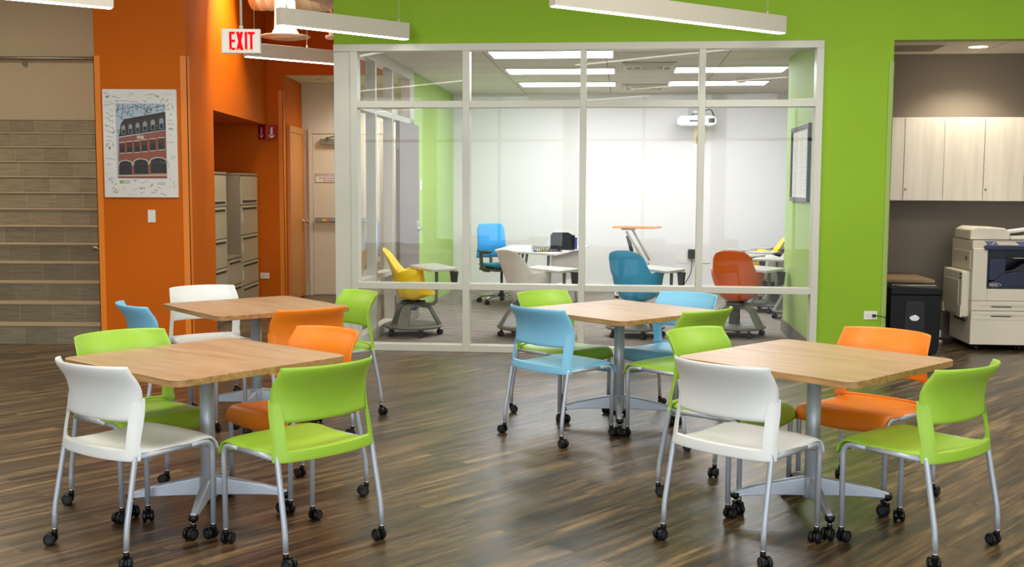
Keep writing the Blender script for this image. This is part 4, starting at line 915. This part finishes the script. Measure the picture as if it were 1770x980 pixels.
# shredder
sh = thing('paper_shredder', 'tall black paper shredder with rounded silver-black top beside the green wall', 'shredder', g(5.035, .22, 0), GA)
bm = BM(); prism(bm, [(.0, .02), (.42, .02), (.44, .10), (.45, .56), (0, .56)], 0, .34, 0, 'y'); obj('bin_body', bm, 'satin_black', sh, .012)
bm = BM(); prism(bm, [(0, .555), (.455, .555), (.455, .60), (.43, .625), (.06, .64), (0, .62)], -.012, .35, 0, 'y'); obj('cutting_head', bm, 'satin_black', sh, .012)
bm = BM(); bx(bm, .04, .42, .08, .11, .634, .640); obj('feed_slot', bm, 'file', sh)
bm = BM(); prism(bm, [(.12, .06), (.32, .06), (.30, .50), (.14, .50)], -.006, .001, 0, 'y'); obj('bin_window', bm, 'black', sh, .002)
bm = BM(); prism(bm, [(.215+.045*math.cos(a_), .35+.028*math.sin(a_)) for a_ in [2*PI*k/20 for k in range(20)]], -.02, -.004, 0, 'y'); obj('bin_handle', bm, 'chrome', sh, .004)
# power outlet on the green wall, plug and cord
plate('power_outlet', 'white double power outlet low on the green wall with a black plug in it', 4.818, .393, -.0)
bm = BM(); bx(bm, -.014, .014, -.028, 0, -.012, .012); obj('plug', bm, 'black', sh, .004, loc=(-.19, -.23, .393))
bm = BM(); tube(bm, fillet([(.01, -.024, 0), (.06, -.035, -.002), (.12, -.03, -.03), (.14, .05, -.05), (.20, .22, -.06)], .03, 5), .004, 8); obj('power_cable', bm, 'black', sh, loc=(-.19, -.23, .393))
# multifunction copier
cp = thing('photocopier', 'large cream office photocopier with a navy blue output bay', 'photocopier', g(5.875, .66, 0), GA)
Wc = 1.10; Dp = .66
bm = BM(); bx(bm, 0, Wc, .03, Dp, .055, .47); obj('cabinet_body', bm, 'copier', cp, .008)
bm = BM(); bx(bm, 0, Wc, 0, .04, .058, .370); obj('large_tray_door', bm, 'copier', cp, .006)
for z0, z1 in ((.374, .466), (.284+.0, .368)) if False else ((.378, .468), (.290, .374)):
    bm = BM(); bx(bm, 0, Wc, -.004, .04, z0, z1); d = obj('paper_drawer', bm, 'copier', cp, .006)
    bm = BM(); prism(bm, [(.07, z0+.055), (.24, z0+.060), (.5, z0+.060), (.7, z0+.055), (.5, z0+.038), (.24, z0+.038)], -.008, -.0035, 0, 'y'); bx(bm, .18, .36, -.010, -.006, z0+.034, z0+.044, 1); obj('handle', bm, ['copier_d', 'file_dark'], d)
bm = BM(); bx(bm, 0, Wc, .30, Dp, .47, .96); bx(bm, 0, .14, 0, .30, .47, .96); bx(bm, .14, Wc, 0, .30, .47, .585); bx(bm, .14, Wc, .02, .30, .945, .96); obj('engine_body', bm, 'copier', cp, .010)
bm = BM(); bx(bm, .128, Wc, -.004, .02, .585, .60); bx(bm, .128, .145, -.004, .02, .60, .95); prism(bm, [(.145, .60), (Wc, .60), (Wc, .74), (.36, .74), (.26, .715), (.20, .66), (.145, .645)], -.006, .02, 0, 'y'); bx(bm, .15, .30, .01, .06, .66, .86, 0); obj('output_bay_front', bm, 'navy', cp, .006)
bm = BM(); bx(bm, .145, Wc, .285, .298, .60, .945); prism(bm, [(.30, .74), (.38, .76), (.47, .82), (.55, .855), (Wc, .86), (Wc, .72), (.30, .72)], .05, .10, 0, 'y'); obj('output_bay_back', bm, 'navy_d', cp, .004)
bm = BM(); bx(bm, .40, .65, .10, .28, .862, .868); obj('paper_stack', bm, 'paper', cp)
bm = BM(); prism(bm, [(-.02, .955), (-.02, .985), (.09, 1.0), (.12, .96)], 0.02, .42, 0, 'x') if False else bx(bm, .10, Wc, -.03, .03, .945, .985); obj('console_edge', bm, 'navy', cp, .006)
bm = BM(); v = [bm.verts.new(p) for p in ((.13, -.03, .986), (Wc, -.03, .986), (Wc, .10, 1.022), (.13, .10, 1.022))]; bm.faces.new(v); ee = bmesh.ops.extrude_face_region(bm, geom=bm.faces[:]); [setattr(q, 'co', q.co-Vector((0, 0, .01))) for q in ee['geom'] if isinstance(q, bmesh.types.BMVert)]; obj('control_panel', bm, 'navy_l', cp)
bm = BM(); v = [bm.verts.new(p) for p in ((.22, -.02, .991), (.40, -.02, .991), (.40, .08, 1.0195), (.22, .08, 1.0195))]; bm.faces.new(v); obj('touch_screen', bm, 'file', cp)
bm = BM()
for k in range(4): lathe(bm, [(.006, 0), (.005, .006)], 10, 0, (.165+.012*k, -.01+.02*k, .995+.0055*k))
obj('buttons', bm, 'paper', cp)
bm = BM(); prism(bm, [(0, .955), (.10, .955), (.13, .995), (.10, 1.03), (0, 1.03)], .02, Dp, 0, 'y'); bx(bm, .10, Wc, .10, Dp, .96, 1.03); bx(bm, -.002, .0, .03, .60, .96, 1.028); obj('scanner_body', bm, 'copier', cp, .01)
bm = BM(); prism(bm, [(-.005, 1.035), (.36, 1.035), (.36, 1.10), (.31, 1.145), (.06, 1.155), (.0, 1.13)], .10, .60, 0, 'y'); bx(bm, .36, Wc, .10, .60, 1.035, 1.065); obj('document_feeder', bm, 'copier', cp, .014)
bm = BM(); prism(bm, [(.36, 1.09), (.72, 1.145), (.72, 1.152), (.36, 1.10)], .16, .55, 0, 'y'); prism(bm, [(.34, 1.10), (.50, 1.12), (.50, 1.135), (.34, 1.12)], .14, .20, 0, 'y'); obj('document_tray', bm, 'paper', cp, .002)
bm = BM(); prism(bm, [(.36, 1.07), (.62, 1.085), (1.0, 1.08), (1.0, 1.066), (.36, 1.064)], .12, .56, 0, 'y'); obj('document_exit', bm, 'copier', cp, .002)
# left side: bypass tray and side covers
bm = BM(); bx(bm, -.075, 0, .06, .66, .31, .74); obj('side_unit', bm, 'copier', cp, .012)
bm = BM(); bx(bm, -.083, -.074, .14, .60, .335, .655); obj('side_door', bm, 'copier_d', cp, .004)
bm = BM(); bx(bm, -.09, -.07, .03, .13, .31, .42); bx(bm, -.09, -.07, .58, .68, .31, .40); obj('side_latch_block', bm, 'copier', cp, .004)
for z in (.665, .70): bm = BM(); bx(bm, -.0765, -.0745, .08, .12, z, z+.02); obj('side_button', bm, 'file_dark', cp)
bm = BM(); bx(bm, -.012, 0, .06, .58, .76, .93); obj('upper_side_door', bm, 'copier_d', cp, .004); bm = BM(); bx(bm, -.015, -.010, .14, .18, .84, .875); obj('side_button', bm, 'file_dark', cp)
bm = BM(); bx(bm, -.006, .0, .16, .50, .255, .275); obj('side_slot', bm, 'file_dark', cp)
bg = thing('x', 'x', 'x'); bpy.data.objects.remove(bg)
bm = BM(); ring = [(.055*math.cos(a_), .0125*math.sin(a_)) for a_ in [2*PI*k/24 for k in range(24)]]
prism(bm, [(.205+a_, .622+b_*1.3) for a_, b_ in ring], -.0085, -.006, 0, 'y'); prism(bm, [(.205+a_*.92, .622+b_*1.05) for a_, b_ in ring], -.0095, -.0086, 1, 'y'); obj('badge', bm, ['copier', 'navy'], cp)
text_obj('badge_lettering', 'xerox', .026, 'paper', cp, (.195, -.0098, .623), (PI/2, 0, 0), depth=.0004)
for x in (.07, .46, .85):
    for y in (.08, .56): obj('caster', caster_bm(.4+x, .0, .027), ['black', 'black_matt', 'dark'], cp, loc=(x, y, 0))
wp = thing('cable_plug', 'white power plug block with a looping grey cable on the floor beside the copier', 'cable', g(5.72, 1.25, .0), GA)
bm = BM(); bx(bm, -.05, .05, -.04, .04, .05, .12); bx(bm, -.06, .06, -.05, .05, 0, .02); lathe(bm, [(.02, .02), (.02, .05)], 10); obj('plug_block', bm, 'paper', wp, .006)
bm = BM(); tube(bm, fillet([(-.05, 0, .09), (-.17, 0, .05), (-.20, .05, .2), (-.12, .1, .34), (-.05, .14, .30)], .07, 6), .008, 8); tube(bm, fillet([(-.05, .02, .02), (-.14, .05, .02), (-.15, .12, .14), (-.06, .2, .26)], .06, 6), .008, 8); obj('cable', bm, 'tablet', wp)
